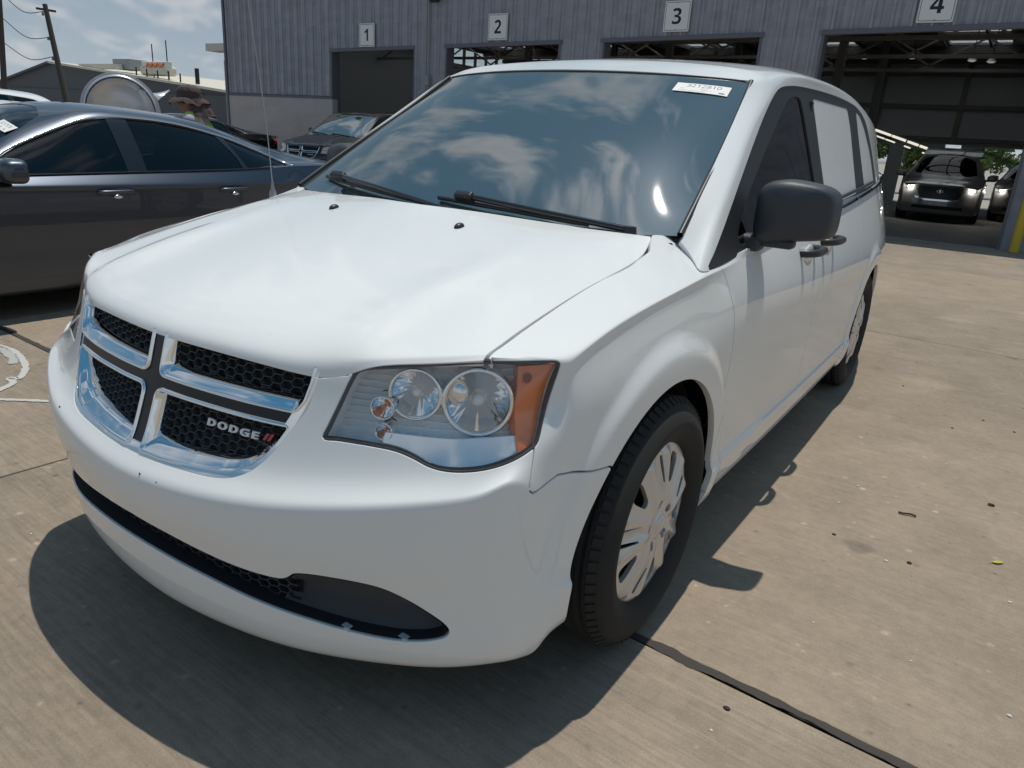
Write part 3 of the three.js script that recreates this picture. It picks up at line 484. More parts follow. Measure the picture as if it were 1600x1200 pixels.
  const lining = (Q, s, nm) => {                                    // chrome tunnel round a quarter of the grille with a bright bead at its mouth
    const n = Q.length; let A = 0; for (let i = 0; i < n; i++) { const a = Q[i], b = Q[(i + 1) % n]; A += a[0] * b[1] - a[1] * b[0]; } const sg = A > 0 ? 1 : -1;
    const S = (u, v) => {
      const i = ((Math.round(u) % n) + n) % n, a = Q[(i + n - 1) % n], b = Q[(i + 1) % n], dx = b[0] - a[0], dy = b[1] - a[1], l = Math.hypot(dx, dy) || 1, nx = -dy / l * sg, ny = dx / l * sg;   // points into the opening
      const up = Math.max(0, ny), side = Math.abs(nx), slope = .003 + .017 * up + .009 * side;
      const T = [[-.0055, -.001], [-.0035, .004], [0, .0052], [.003, .003], [.0045, -.002], [.0045 + slope * .55, -.010], [.0045 + slope * .85, -.022], [.0045 + slope, -.045]][v];
      const X = Q[i][0] + nx * T[0], Y = Q[i][1] + ny * T[0]; return [s * X, Y, Fz(X, Y) + T[1]];
    };
    const us = []; for (let i = 0; i <= n; i++) us.push(i); return geo(cut(gridMesh(S, us, [0, 1, 2, 3, 4, 5, 6, 7], s * sg > 0), (x, y) => .872 - y));
  };
  for (const s of [1, -1]) { part('grille_frame', lining(quadU, s), chrome, GR); part('grille_frame', lining(quadL, s), chrome, GR); }
  // honeycomb
  const hexes = (inside, depth, cw, ch, bar, tall) => {
    const gs = [], edge = (x0, y0, x1, y1) => { const mx = (x0 + x1) / 2, my = (y0 + y1) / 2; if (inside(mx, my) < 0) return; const A = new THREE.Vector3(x0, y0, Fz(x0, y0) - depth), B = new THREE.Vector3(x1, y1, Fz(x1, y1) - depth), L = A.distanceTo(B), b = new THREE.BoxGeometry(L + bar * .6, bar, tall); const d = B.clone().sub(A).normalize(), up = new THREE.Vector3(0, 1, 0), zc = new THREE.Vector3().crossVectors(d, up).normalize(), yy = new THREE.Vector3().crossVectors(zc, d); if (Math.abs(d.y) > .95) return; b.applyMatrix4(new THREE.Matrix4().makeBasis(d, yy, zc).setPosition(A.add(B).multiplyScalar(.5))); gs.push(b); };
    const w = cw / 2, h = ch / 2, f = w * .55;
    for (let j = -30; j < 60; j++) for (let i = -40; i <= 40; i++) { const cx = i * (w + f), cy = .28 + j * ch + (i & 1 ? h : 0); if (cy > .9 || inside(cx, cy) < -.03) continue; edge(cx - f, cy + h, cx + f, cy + h); edge(cx + f, cy + h, cx + w, cy); edge(cx + w, cy, cx + f, cy - h); }
    return gs;
  };
  const shiftZ = (m, d) => { const v = m.v.slice(); for (let o = 0; o < v.length; o += 8) v[o + 2] -= d; return { v, t: m.t }; };
  const inG = (x, y) => quad(x, y) - .004; const hx = hexes(inG, .040, .034, .019, .0026, .010);
  const gm = part('honeycomb_mesh', merge(hx), grainPlastic, GR); gm.userData.kind = 'stuff';
  const bk = shiftZ(faceB, .046); part('mesh_backing', geo(join(bk, mirrored(bk))), std(.004, .004, .005, .8), GR);
  // badge
  { const word = 'DODGE', W = .158; let xo = 0; const gs = []; for (const ch of word) { const t = new TextGeometry(ch, { font: fontBold, size: .0165, depth: .003, curveSegments: 5, bevelEnabled: true, bevelThickness: .0006, bevelSize: .0004, bevelSegments: 1 }); t.scale(1.75, .92, 1); t.computeBoundingBox(); const b = t.boundingBox; t.translate(-b.min.x + xo, 0, 0); xo += b.max.x - b.min.x + .0052; gs.push(t); }
    const k = W / xo; for (const t of gs) { t.scale(k, 1, 1); const p = t.attributes.position; for (let i = 0; i < p.count; i++) { const x = .182 + p.getX(i), y = .690 + p.getY(i); p.setXYZ(i, x, y, Fz(x, y) - .031 + p.getZ(i)); } t.computeVertexNormals(); part('badge_letter', t, std(.75, .75, .74, .3, { metalness: .3 }), GR); }
    for (let i = 0; i < 2; i++) { const sh = new THREE.Shape([[0, 0], [.008, 0], [.016, .017], [.008, .017]].map(q => new THREE.Vector2(...q))); const e = new THREE.ExtrudeGeometry(sh, { depth: .003, bevelEnabled: false }), p = e.attributes.position; for (let j = 0; j < p.count; j++) { const x = .342 + i * .0115 + p.getX(j), y = .689 + p.getY(j); p.setXYZ(j, x, y, Fz(x, y) - .034 + p.getZ(j)); } e.computeVertexNormals(); part('badge_slash', e, redMat, GR); }
    part('badge_base', box(.2, .004, .012, .27, .6885, Fz(.27, .69) - .044), blackTrim, GR);
  }

  // ---- lower intake: honeycomb in the middle, blanked lamp recess at each end
  const LI = new THREE.Group(); LI.name = 'lower_intake'; van.add(LI);
  const io = refine(cut(belt, (x, y, z) => If(x, y, z) + .012), 1);
  const bz = cut(io, (x) => .455 - x); const ibk = shiftZ(bz, .055); part('intake_backing', geo(join(ibk, mirrored(ibk))), std(.006, .006, .007, .8), LI);
  const im = part('honeycomb_mesh', merge(hexes((x, y) => Math.abs(x) < .45 ? Ip(Math.abs(x), y) + .004 : -1, .045, .034, .019, .003, .012)), grainPlastic, LI); im.userData.kind = 'stuff';
  const rec = { v: io.v.slice(), t: io.t }; for (let o = 0; o < rec.v.length; o += 8) { const X = rec.v[o], Y = rec.v[o + 1], q = sstep(.40, .52, X), e = If(X, Y, rec.v[o + 2]); const d = .012 + .045 * sstep(-.01, .05, e) * (1 - .55 * sstep(.36, .43, Y) * sstep(.45, .55, X)) + .012 * (1 - sstep(.345, .36, Y)); rec.v[o + 2] -= d; rec.v[o] -= d * .25; rec.v[o + 4] += .45 * (.38 - Y) / .06; const L = Math.hypot(rec.v[o + 3], rec.v[o + 4], rec.v[o + 5]); for (let k = 3; k < 6; k++) rec.v[o + k] /= L; }
  const bez = flange(cut(rec, (x) => x - .425), .04, .002); both('lamp_blank', bez, grainPlastic).forEach(o => LI.add(o));
  const rimI = cut(refine(cut(belt, (x, y, z) => If(x, y, z) + .02), 2), (x, y, z) => Math.min(If(x, y, z) + .001, .006 - If(x, y, z))); const wI = flange(offset(rimI, -.004), .07, .001, (x, y, z) => Math.abs(x) > 1e-4); part('intake_wall', geo(join({ v: wI.v, t: wI.t.slice(rimI.t.length) }, mirrored({ v: wI.v, t: wI.t.slice(rimI.t.length) }))), blackMatte, LI);
  for (const [x, y] of [[.585, .311], [.70, .303]]) part('clip', box(.022, .008, .014, x, y, Fz(x, y) - .012).rotateY(0), std(.5, .52, .55, .5), LI);

  // ---- hood
  const hx0 = [0, .2, .38, .50, .57, .67, 1];                       // last column follows the shut line
  const HC = [[[.862, .824], [.880, .816], [.902, .790], [.928, .735], [.958, .640], [1.000, .480], [1.047, .275], [1.093, .08], [1.132, -.045]],
  [[.860, .808], [.879, .800], [.901, .774], [.928, .718], [.958, .624], [1.000, .466], [1.047, .262], [1.092, .065], [1.128, -.09]],
  [[.855, .780], [.876, .773], [.899, .748], [.926, .694], [.956, .602], [.998, .445], [1.044, .243], [1.089, .048], [1.121, -.12]],
  [[.857, .748], [.882, .742], [.907, .722], [.939, .668], [.971, .575], [1.011, .422], [1.051, .224], [1.090, .034], [1.117, -.143]],
  [[.888, .708], [.898, .702], [.909, .688], [.930, .638], [.959, .552], [1.002, .402], [1.048, .207], [1.088, .020], [1.114, -.155]],
  [[.906, .655], [.914, .648], [.922, .634], [.938, .588], [.963, .505], [1.001, .368], [1.043, .180], [1.082, -.005], [1.111, -.185]],
  [[.919, .588], [.925, .579], [.931, .566], [.940, .525], [.958, .455], [.990, .318], [1.028, .140], [1.066, -.075], [1.106, -.232]]];
  const hxe = [.7625, .762, .7615, .761, .7615, .7662, .7755, .7815, .7395];
  const hrows = []; for (let k = 0; k < 9; k++) hrows.push(HC.map((c, i) => [i === 6 ? hxe[k] : hx0[i], c[k][0], c[k][1]]));
  const hs = net(hrows, true, false); let hood = gridMesh(hs, steps(6, [8, 8, 9, 9, 9, 9]), steps(8, [6, 6, 7, 8, 9, 10, 10, 10]), false, null, true);
  const hoodM = flange(hood, .018, .002, (x) => x > .004); part('hood', geo(join(hoodM, mirrored(hoodM))), paintWhite, van);
  const under = offset(hood, -.02); part('hood_liner', geo(join(under, mirrored(under))), underMat, van);
  const hoodY = (x, z) => { let best = 1, by = 1; for (let o = 0; o < hood.v.length; o += 8) { const d = Math.hypot(hood.v[o] - Math.abs(x), hood.v[o + 2] - z); if (d < best) { best = d; by = hood.v[o + 1]; } } return by; };
  for (const s of [1, -1]) { const gz = new THREE.SphereGeometry(.017, 16, 10, 0, Math.PI * 2, 0, Math.PI / 2).scale(.75, .75, 1.15); const n = part('washer_nozzle', gz, blackTrim, van); n.position.set(s * .262, hoodY(.262, .044) - .001, .044); n.rotation.x = .2; }

  // ---- windshield, cowl
  const WS = [[[0, 1.098, -.105], [.3, 1.098, -.13], [.55, 1.10, -.175], [.70, 1.106, -.23], [.805, 1.113, -.278]],
  [[0, 1.262, -.355], [.285, 1.261, -.378], [.53, 1.259, -.43], [.68, 1.256, -.487], [.773, 1.252, -.532]],
  [[0, 1.428, -.622], [.275, 1.426, -.642], [.505, 1.422, -.692], [.65, 1.416, -.75], [.735, 1.410, -.80]],
  [[0, 1.607, -.928], [.262, 1.605, -.944], [.475, 1.600, -.985], [.615, 1.594, -1.03], [.69, 1.588, -1.062]]];
  WS[1].forEach((p, i) => { p[1] += [.033, .033, .032, .027, .0135][i]; }); WS[2].forEach((p, i) => { p[1] += [.028, .028, .027, .022, .010][i]; });   // bowed glass
  const ws = net(WS, true, false), wsM = gridMesh(ws, steps(4, 10), steps(3, 14), false, null, true);
  part('windshield', geo(join(wsM, mirrored(wsM))), windGlass, van);
  const wband = cut(offset(wsM, -.004), (x, y, z, u, v) => Math.max(u - 3.83, v - 2.9, .10 - v)); part('windshield_border', geo(join(wband, mirrored(wband))), blackMatte, van);
  const cw = []; for (let k = 0; k < 4; k++) cw.push([0, 1, 2, 3, 4].map(i => { const a = [[0, 1.115, -.035], [.3, 1.108, -.085], [.55, 1.10, -.135], [.70, 1.096, -.185], [.80, 1.10, -.25]][i], b = WS[0][i], t = k / 3; return [a[0] + (b[0] - a[0]) * t, a[1] + (b[1] - a[1]) * t - .012 * Math.sin(t * Math.PI) - .006, a[2] + (b[2] - .01 - a[2]) * t]; }));
  const cowl = gridMesh(net(cw, true), steps(4, 8), steps(3, 4), false, null, true); part('cowl_panel', geo(join(cowl, mirrored(cowl))), blackTrim, van);

  // ---- upper body: pillars, window band, roof in one skin
  const Wp = y => { const f = (y - 1.119) / .474; return [.816 - .117 * f, y, -.280 - .782 * f]; };
  const zFrame = tab([[1.03, -.268], [1.152, -.47], [1.303, -.719], [1.466, -.99], [1.557, -1.166], [1.595, -1.306], [1.627, -1.626]]);
  const yT = tab([[-3.8, 1.52], [-3.45, 1.575], [-3.1, 1.613], [-2.7, 1.637], [-2.2, 1.642], [-1.75, 1.632], [-1.63, 1.627], [-1.31, 1.595], [-1.17, 1.557]]);
  const taper = tab([[-4.05, .86], [-3.8, .925], [-3.45, .972], [-3.1, .992], [-2.7, 1], [0, 1]]);
  const Xg = (y, z) => (.905 - .30 * (y - 1.04) - .25 * (y - 1.04) * (y - 1.62) * -.12) * taper(z);
  const zc = [-1.75, -2.2, -2.7, -3.1, -3.45, -3.8, -4.02], fr = [0, .25, .5, .75, 1], U = [];
  fr.forEach((f, k) => {
    const yA = [1.114, 1.20, 1.325, 1.455, 1.56][k], yC = [1.03, 1.166, 1.305, 1.445, 1.575][k], w = Wp(yA), zf = k ? zFrame(yC) : -.285, fx = Xg(yC, zf) + .004;
    const r = [[w[0] + .004, yA + .003, w[2] + .006], [(w[0] + fx) / 2 + .016, (yA + yC) / 2 + .006, (w[2] + zf) / 2 + .014], [fx, yC, zf]];
    if (!k) { r[0][1] -= .018; r[1] = [r[1][0] - .006, r[1][1] - .026, r[1][2] + .012]; }
    for (const q of [.33, .66]) { const z = zf + (zc[0] - zf) * q, y = yBelt(z) + (Math.max(yT(z), 1.57) - yBelt(z)) * f; r.push([Xg(y, z), y, z]); }
    for (const z of zc) { const y = yBelt(z) + (yT(z) - yBelt(z)) * f; r.push([Xg(y, z), y, z]); } U.push(r);
  });
  const RR = [[.700, 1.594, -1.058], [.706, 1.612, -1.12], [.711, 1.628, -1.2], [.714, 1.650, -1.4], [.715, 1.664, -1.58], [.715, 1.673, -1.75], [.711, 1.683, -2.2], [.703, 1.676, -2.7], [.692, 1.652, -3.1], [.673, 1.613, -3.45], [.645, 1.56, -3.8], [.61, 1.50, -4.02]];
  const cy = tab([[-4.02, 1.60], [-3.8, 1.652], [-3.45, 1.715], [-3.1, 1.737], [-2.7, 1.748], [-2.2, 1.747], [-1.75, 1.734], [-1.6, 1.725], [-1.4, 1.708], [-1.15, 1.675], [-1.0, 1.640], [-.93, 1.618]]);
  U.push(RR);
  for (const [x, dy, z1] of [[.62, .034, -1.035], [.50, .020, -.995], [.27, .006, -.948], [0, 0, -.93]]) { const zz = [z1, -1.1 + (z1 + .93) * .3, -1.2, -1.4, -1.58, ...zc]; U.push(zz.map((z, i) => { const xx = x * (i > 9 ? .95 - (i - 10) * .05 : 1); return [xx, (i ? cy(z) - dy : 1.617 - dy * .55), z - (i === 11 ? .06 * (1 - x / .7) : 0)]; })); }
  const US = net(U, false, false), upper = gridMesh(US, steps(11, [6, 6, 16, 16, 16, 14, 14, 12, 12, 8, 6]), steps(9, [12, 12, 12, 12, 8, 6, 4, 5, 4]));
  // symmetric normals on the roof centre
  for (let o = 0; o < upper.v.length; o += 8) if (upper.v[o + 7] > 8.99) { upper.v[o + 3] = 0; upper.v[o] = 0; }
  const frameO = poly(curve2([[-.268, 1.035], [-.33, 1.07], [-.47, 1.152], [-.719, 1.303], [-.99, 1.466], [-1.09, 1.521], [-1.166, 1.557], [-1.23, 1.58], [-1.306, 1.597], [-1.45, 1.613], [-1.63, 1.625], [-2.2, 1.640], [-2.62, 1.636], [-2.9, 1.62], [-3.1, 1.575], [-3.27, 1.47], [-3.36, 1.33], [-3.38, 1.20], [-3.2, 1.19], [-2.6, 1.155], [-1.6, 1.10], [-.9, 1.056], [-.5, 1.034], [-.30, 1.022], [-.272, 1.026]], 4));
  const winF = poly(curve2([[-.575, 1.10], [-.60, 1.128], [-.744, 1.222], [-.90, 1.306], [-1.027, 1.373], [-1.18, 1.452], [-1.307, 1.515], [-1.39, 1.553], [-1.47, 1.573], [-1.56, 1.58], [-1.60, 1.572], [-1.625, 1.54], [-1.66, 1.42], [-1.70, 1.25], [-1.715, 1.15], [-1.70, 1.135], [-1.66, 1.13], [-1.3, 1.11], [-.9, 1.087], [-.65, 1.073], [-.59, 1.075]], 4));
  const panS = poly(q2([[-1.825, 1.594, .03], [-2.60, 1.600, .02], [-2.645, 1.50, .3], [-2.63, 1.178, .012], [-1.88, 1.134, .012]], .012)), panQ = poly(q2([[-2.835, 1.60, .012], [-2.95, 1.585, .05], [-3.10, 1.52, .08], [-3.25, 1.39, .1], [-3.31, 1.22, .02], [-2.885, 1.197, .01]], .02));
  const side = cut(upper, (x, y, z, u, v) => Math.min(-frameO(z, y), 5.02 - v)), roof = cut(upper, (x, y, z, u, v) => v - 5.035);
  both('body_side', flange(side, .015, .002, (x, y, z) => true), paintWhite);
  const rf = flange(roof, .012, .002, (x) => x > .004); part('roof', geo(join(rf, mirrored(rf))), paintWhite, van);
  const fr1 = cut(cut(offset(upper, -.004), (x, y, z, u, v) => Math.min(frameO(z, y) - .001, 4.6 - v)), (x, y, z) => Math.min(-winF(z, y), -panS(z, y), -panQ(z, y)));
  both('window_frame', flange(fr1, .012, .0015), blackTrim);
  const gl = cut(offset(upper, -.011), (x, y, z) => winF(z, y) + .006); both('door_glass', gl, tintGlass);
  both('window_panel', flange(cut(offset(upper, -.006), (x, y, z) => panS(z, y) - .001), .01, .0015), paintWhite).forEach(o => o.userData.label = 'plain white panel filling the sliding door window');
  both('window_panel', flange(cut(offset(upper, -.006), (x, y, z) => panQ(z, y) - .001), .01, .0015), paintWhite);
  // belt strip: black moulding along the window foot
  { const pts = []; for (let z = -.75; z > -3.22; z -= .12) pts.push([Xg(yBelt(z), z) + .003, yBelt(z) + .012 + .02 * sstep(-1.6, -2.1, z), z]); for (const s of [1, -1]) part('belt_moulding', tube(pts.map(p => [p[0] * s, p[1], p[2]]), .009, 60, 8), blackTrim, van); }
  // pillar seal along the windshield edge
  { const pts = []; for (let i = 0; i <= 12; i++) { const p = ws(4, i / 4); pts.push([p[0] + .006, p[1] + .003, p[2] + .003]); } for (const s of [1, -1]) part('windshield_seal', tube(pts.map(p => [p[0] * s, p[1], p[2]]), .0095, 40, 8), blackTrim, van); }
  { const pts = []; for (let i = -4; i <= 4; i++) { const p = ws(Math.abs(i), 3); pts.push([Math.sign(i) * p[0], p[1] + .002, p[2] - .002]); } part('windshield_seal', tube(pts, .0035, 60, 8), blackTrim, van); }
  // cabin lining, seen from inside
  const lineB = cut(offset(upper, -.03), (x, y, z, u, v) => Math.min(-winF(z, y), z - -4, 1)); both('cabin_lining', lineB, std(.05, .05, .048, .9));
  part('tailgate', (() => { const col = []; for (let v = 0; v <= 9; v += .25) col.push(US(11, v)); const pos = [], idx = []; for (const p of col) pos.push(p[0], p[1], p[2], 0, p[1], p[2] - .05); for (const p of col) pos.push(-p[0], p[1], p[2], 0, p[1], p[2] - .05); const n = col.length; for (const b of [0, n * 2]) for (let i = 0; i < n - 1; i++) idx.push(b + i * 2, b + i * 2 + 1, b + i * 2 + 2, b + i * 2 + 1, b + i * 2 + 3, b + i * 2 + 2); const g = new THREE.BufferGeometry(); g.setAttribute('position', new THREE.Float32BufferAttribute(pos, 3)); g.setIndex(idx); g.computeVertexNormals(); return g; })(), paintWhite, van);

  // ---- cabin
  const dash = []; for (const [y, z] of [[1.0, -.30], [1.085, -.14], [1.098, -.22], [1.095, -.40], [1.06, -.52], [.95, -.56], [.75, -.54], [.6, -.5]]) dash.push([0, .25, .5, .78].map(x => [x, y + .015 * Math.cos(x * 5), z - .1 * x * x])); const dm = gridMesh(net(dash, true), steps(3, 6), steps(7, 4), true, null, true); part('dashboard', geo(join(dm, mirrored(dm))), std(.035, .035, .037, .75), van);
  const sw = part('steering_wheel', merge([new THREE.TorusGeometry(.185, .014, 12, 48), rbox(.12, .1, .05, .02), box(.36, .025, .02), box(.03, .18, .02, 0, -.09, 0)]), blackMatte, van); sw.position.set(.36, 1.0, -.72); sw.rotation.x = -.5;
  for (const s of [1, -1]) { const st = new THREE.Group(); st.name = 'seat'; van.add(st); st.position.set(s * .37, 0, -1.25); const sm = std(.045, .045, .048, .9); part('seat_cushion', rbox(.52, .16, .52, .06, 0, .62, .08), sm, st); const bk2 = part('backrest', rbox(.5, .68, .15, .06, 0, 0, 0), sm, st); bk2.position.set(0, .98, -.24); bk2.rotation.x = -.2; const hr = part('headrest', rbox(.27, .19, .1, .045), sm, st); hr.position.set(0, 1.43, -.33); }
  part('bulkhead', box(1.5, 1.25, .03, 0, .95, -1.78), std(.05, .05, .05, .9), van);
  part('cabin_floor', box(1.75, .05, 3.4, 0, .42, -2.1), std(.02, .02, .02, .95), van);
  const rm = part('rear_view_mirror', merge([rbox(.24, .065, .03, .015), cyl(.008, .008, .08, 10, 0, .05, .01)]), blackMatte, van); rm.position.set(0, 1.455, -.82); rm.rotation.x = .1;

  // ---- door mirrors
  for (const s of [1, -1]) {
    const M = new THREE.Group(); M.name = 'door_mirror'; van.add(M);
    const rowsM = [], prof = [[0.0, .72], [.007, .88], [.022, .97], [.05, 1.01], [.10, 1.02], [.13, 1.0]];
    const out = curve2([[.897, 1.19], [.899, 1.236], [.918, 1.262], [.97, 1.277], [1.04, 1.273], [1.096, 1.26], [1.121, 1.238], [1.128, 1.18], [1.124, 1.122], [1.112, 1.108], [1.04, 1.094], [.96, 1.084], [.908, 1.084], [.898, 1.12]], 4), cx = 1.01, cyM = 1.182;
    const us = []; for (let i = 0; i <= out.length; i++) us.push(i);
    const SM = (u, v) => { const p = out[Math.round(u) % out.length]; if (v === 0) return [s * cx, cyM, -.630]; const [d, k] = prof[v - 1]; const front = -.632 - .05 * ((p[0] - cx) / .12) ** 2 * .25; return [s * (cx + (p[0] - cx) * k), cyM + (p[1] - cyM) * k, (front - d - (p[0] - .9) * .18)]; };
    const msh = gridMesh(SM, us, [0, 1, 2, 3, 4, 5, 6], s < 0); part('mirror_shell', mergeVertices((() => { const g = geo(msh); g.deleteAttribute('normal'); g.deleteAttribute('uv'); const q = mergeVertices(g, 1e-5); q.computeVertexNormals(); q.setAttribute('uv', new THREE.Float32BufferAttribute(Array.from(q.attributes.position.array).filter((_, i) => i % 3 < 2), 2)); return q; })()), grainPlastic, M);
    const gls = new THREE.ShapeGeometry(new THREE.Shape(out.map(p => new THREE.Vector2(s * (cx + (p[0] - cx) * .94), cyM + (p[1] - cyM) * .94)))); const gm2 = part('mirror_glass', gls, chrome, M); gm2.position.z = -.785; 
    part('mirror_foot', merge([rbox(.10, .055, .075, .02, s * .885, 1.075, -.69), rbox(.14, .03, .06, .012, s * .96, 1.082, -.70)]), grainPlastic, M);
  }
  // ---- door handles
  for (const s of [1, -1]) for (const [z, y, dr] of [[-1.37, .990, doors], [-1.73, 1.006, slides]]) {
    const H = new THREE.Group(); H.name = 'door_handle'; dr[s > 0 ? 0 : 1].add(H); const X = s * (.938 - .12 * (y - .98));
    part('grip', tube([[X - s * .012, y, z + .105], [X + s * .02, y + .002, z + .095], [X + s * .045, y + .004, z + .06], [X + s * .05, y + .005, z], [X + s * .045, y + .005, z - .06], [X + s * .02, y + .004, z - .095], [X - s * .012, y + .003, z - .105]], .0155, 40, 12), blackTrim, H);
    const cup = new THREE.SphereGeometry(.05, 24, 12, 0, Math.PI * 2, 0, Math.PI / 2).scale(1.5, .22, .82).rotateZ(-s * Math.PI / 2).rotateX(0); const c = part('cup', cup.translate(0, 0, 0), paintWhite, H); c.position.set(X - s * .002, y - .012, z); c.rotation.x = Math.PI / 2;
  }
  // ---- wipers
  const glassP = (x, lift, up) => { const q = ws(Math.min(3.9, Math.abs(x) / .2), up); const qq = ws(0, 0); let u = 0, best = 1e9; for (let k = 0; k <= 40; k++) { const p = ws(k / 10, up), d = Math.abs(p[0] - Math.abs(x)); if (d < best) { best = d; u = k / 10; } } const p = ws(u, up); return [x, p[1] + lift * .85, p[2] + lift * .5]; };
  for (const [x0, x1, u0, u1, px] of [[-.02, -.64, .10, .26, .13], [.56, .02, .06, .20, .68]]) {
    const W = new THREE.Group(); W.name = 'wiper'; van.add(W);
    const bl = []; for (let i = 0; i <= 8; i++) bl.push(glassP(x0 + (x1 - x0) * i / 8, .012 + .004 * Math.sin(i / 8 * Math.PI), u0 + (u1 - u0) * i / 8)); part('blade', tube(bl, .0075, 30, 6), blackTrim, W);
    const mx = x0 + (x1 - x0) * .78, mu = u0 + (u1 - u0) * .78; const a = glassP(px, .012, .02), b = glassP(x0 + (x1 - x0) * .3, .035, u0 + (u1 - u0) * .2), c = glassP(mx, .04, mu); part('arm', tube([a, b, c], .0095, 24, 8), blackGloss, W);
    const j = part('joint', rbox(.07, .03, .035, .01), blackTrim, W); j.position.set(c[0], c[1] - .004, c[2]); j.rotation.x = -.9; part('pivot', cyl(.018, .022, .03, 16, a[0], a[1] - .005, a[2]), blackTrim, W);
  }
  // ---- antenna on the right fender
  { const A = new THREE.Group(); A.name = 'antenna'; van.add(A); A.position.set(-.825, 1.085, -.155); part('antenna_base', new THREE.LatheGeometry([[0, .045], [.004, .045], [.0055, .03], [.008, .015], [.013, .005], [.015, -.02]].map(q => new THREE.Vector2(...q)), 20), std(.3, .3, .3, .35, { metalness: .7 }), A); part('whip', tube([[0, .04, 0], [.005, .3, .025], [.0, .70, .075]], .0022, 12, 6), std(.35, .35, .35, .4, { metalness: .6 }), A); }
  // ---- lot sticker on the windshield
  { const cv = document.createElement('canvas'); cv.width = 512; cv.height = 144; const c = cv.getContext('2d'); c.fillStyle = '#e8e6e2'; c.fillRect(0, 0, 512, 144); c.fillStyle = '#2b2d33'; c.font = '68px sans-serif'; c.save(); c.scale(1.28, 1); c.fillText('3212810', 78, 62); c.restore(); c.font = '24px sans-serif'; c.fillStyle = '#5a5c60'; c.fillText('ENT', 60, 100); c.fillText('00123', 250, 94); c.fillRect(270, 100, 90, 3); c.font = '20px sans-serif'; c.fillText('19 GRAND CARAVAN 2C4RDG', 48, 130); c.fillStyle = '#7b6a60'; c.beginPath(); c.ellipse(455, 116, 30, 12, 0, 0, 7); c.fill();
    const t = new THREE.CanvasTexture(cv); t.colorSpace = THREE.SRGBColorSpace; const m = new THREE.MeshStandardMaterial({ map: t, roughness: .6 });
    const q = [[.493, 1.520], [.668, 1.518]]; const st = gridMesh((u, v) => { const x = .482 + .178 * u - .006 * v, uu = 4 * 1; let bu = 0, bd = 1e9; const vv = 2.60 + .205 * (1 - v * 0) * 0 + v * .205; for (let k = 0; k <= 80; k++) { const p = ws(k / 20, vv), d = Math.abs(p[0] - x); if (d < bd) { bd = d; bu = k / 20; } } const p = ws(bu, vv); return [x, p[1] + .003, p[2] + .002]; }, steps(1, 6), steps(1, 4)); part('paper_sticker', geo(st), m, van, 'white paper lot sticker inside the top corner of the glass'); }
  addWheel(van, .862, 0, 1); addWheel(van, -.862, 0, -1); addWheel(van, .838, -3.078, 1); addWheel(van, -.838, -3.078, -1);
  return { belt, hood, upper, Fz, ws };
})();
// ---------------------------------------------------------------- warehouse with four numbered bays
const ZW = -13.8, YT = 5.0, hdr = x => 3.33 + (x + 15.46) * 0.0155;
const sidingM = (() => { const S = 512, a = new Uint8Array(S * S * 4); for (let j = 0; j < S; j++) for (let i = 0; i < S; i++) { const L = 1 + 0.14 * (fbm(N1, i / 90, j / 40, 4) - .5) + 0.15 * (fbm(N2, i / 9, j / 150, 4) - .5), o = (j * S + i) * 4; a[o] = 150 * L; a[o + 1] = 151 * L; a[o + 2] = 159 * L; a[o + 3] = 255; } const t = new THREE.DataTexture(a, S, S); t.colorSpace = THREE.SRGBColorSpace; t.wrapS = t.wrapT = THREE.RepeatWrapping; t.magFilter = THREE.LinearFilter; t.needsUpdate = true; return new THREE.MeshStandardMaterial({ map: t, roughness: .55 }); })();
const trimM = std(0.13, 0.13, 0.16, 0.6), inM = std(0.26, 0.27, 0.28, 0.9), masonM = (() => { const S = 512, a = new Uint8Array(S * S * 4); for (let j = 0; j < S; j++) for (let i = 0; i < S; i++) { const L = 1 + 0.12 * (fbm(N3, i / 60, j / 60, 4) - .5) + 0.10 * (N1(i / 1.5, j / 1.5) - .5), o = (j * S + i) * 4; a[o] = 180 * L; a[o + 1] = 172 * L; a[o + 2] = 168 * L; a[o + 3] = 255; } const t = new THREE.DataTexture(a, S, S); t.colorSpace = THREE.SRGBColorSpace; t.wrapS = t.wrapT = THREE.RepeatWrapping; t.magFilter = THREE.LinearFilter; t.needsUpdate = true; return new THREE.MeshStandardMaterial({ map: t, roughness: .9 }); })();
const wh = thing('warehouse', 'blue-grey metal clad warehouse with four open numbered bays behind the van', 'warehouse', [0, 0, 0]);
function corr(x0, x1, y0, y1, p = .33) {                              // ribbed sheet: raised ribs with narrow grooves beside them; y0, y1 may be functions of x
  const fy = v => typeof v === 'function' ? v : () => v, a = fy(y0), b = fy(y1), pos = [], idx = [], uv = [];
  const prof = [[0, 0], [.06, 0], [.075, -.02], [.105, -.02], [.12, 0], [.225, 0], [.24, .0], [.262, .038], [.308, .038], [.33, 0]].map(([x, z]) => [x / .33 * p, z]); const P = [[x0, 0]];
  const k0 = Math.floor(x0 / p); for (let k = k0; k * p < x1; k++) for (let i = 0; i < prof.length - 1; i++) { const x = k * p + prof[i][0]; if (x > x0 + .004 && x < x1 - .004) P.push([x, prof[i][1]]); } P.push([x1, 0]);
  const out = []; for (let i = 0; i < P.length - 1; i++) { const [xa, za] = P[i], [xb, zb] = P[i + 1], o = out.length; const q = [[xa, a(xa), za], [xb, a(xb), zb], [xb, b(xb), zb], [xa, b(xa), za]]; const base = pos.length / 3; for (const [x, y, z] of q) { pos.push(x, y, z); uv.push(x / 2, y / 2); } idx.push(base, base + 1, base + 2, base, base + 2, base + 3); }
  const g = new THREE.BufferGeometry(); g.setAttribute('position', new THREE.Float32BufferAttribute(pos, 3)); g.setAttribute('uv', new THREE.Float32BufferAttribute(uv, 2)); g.setIndex(idx); g.computeVertexNormals(); return g;
}
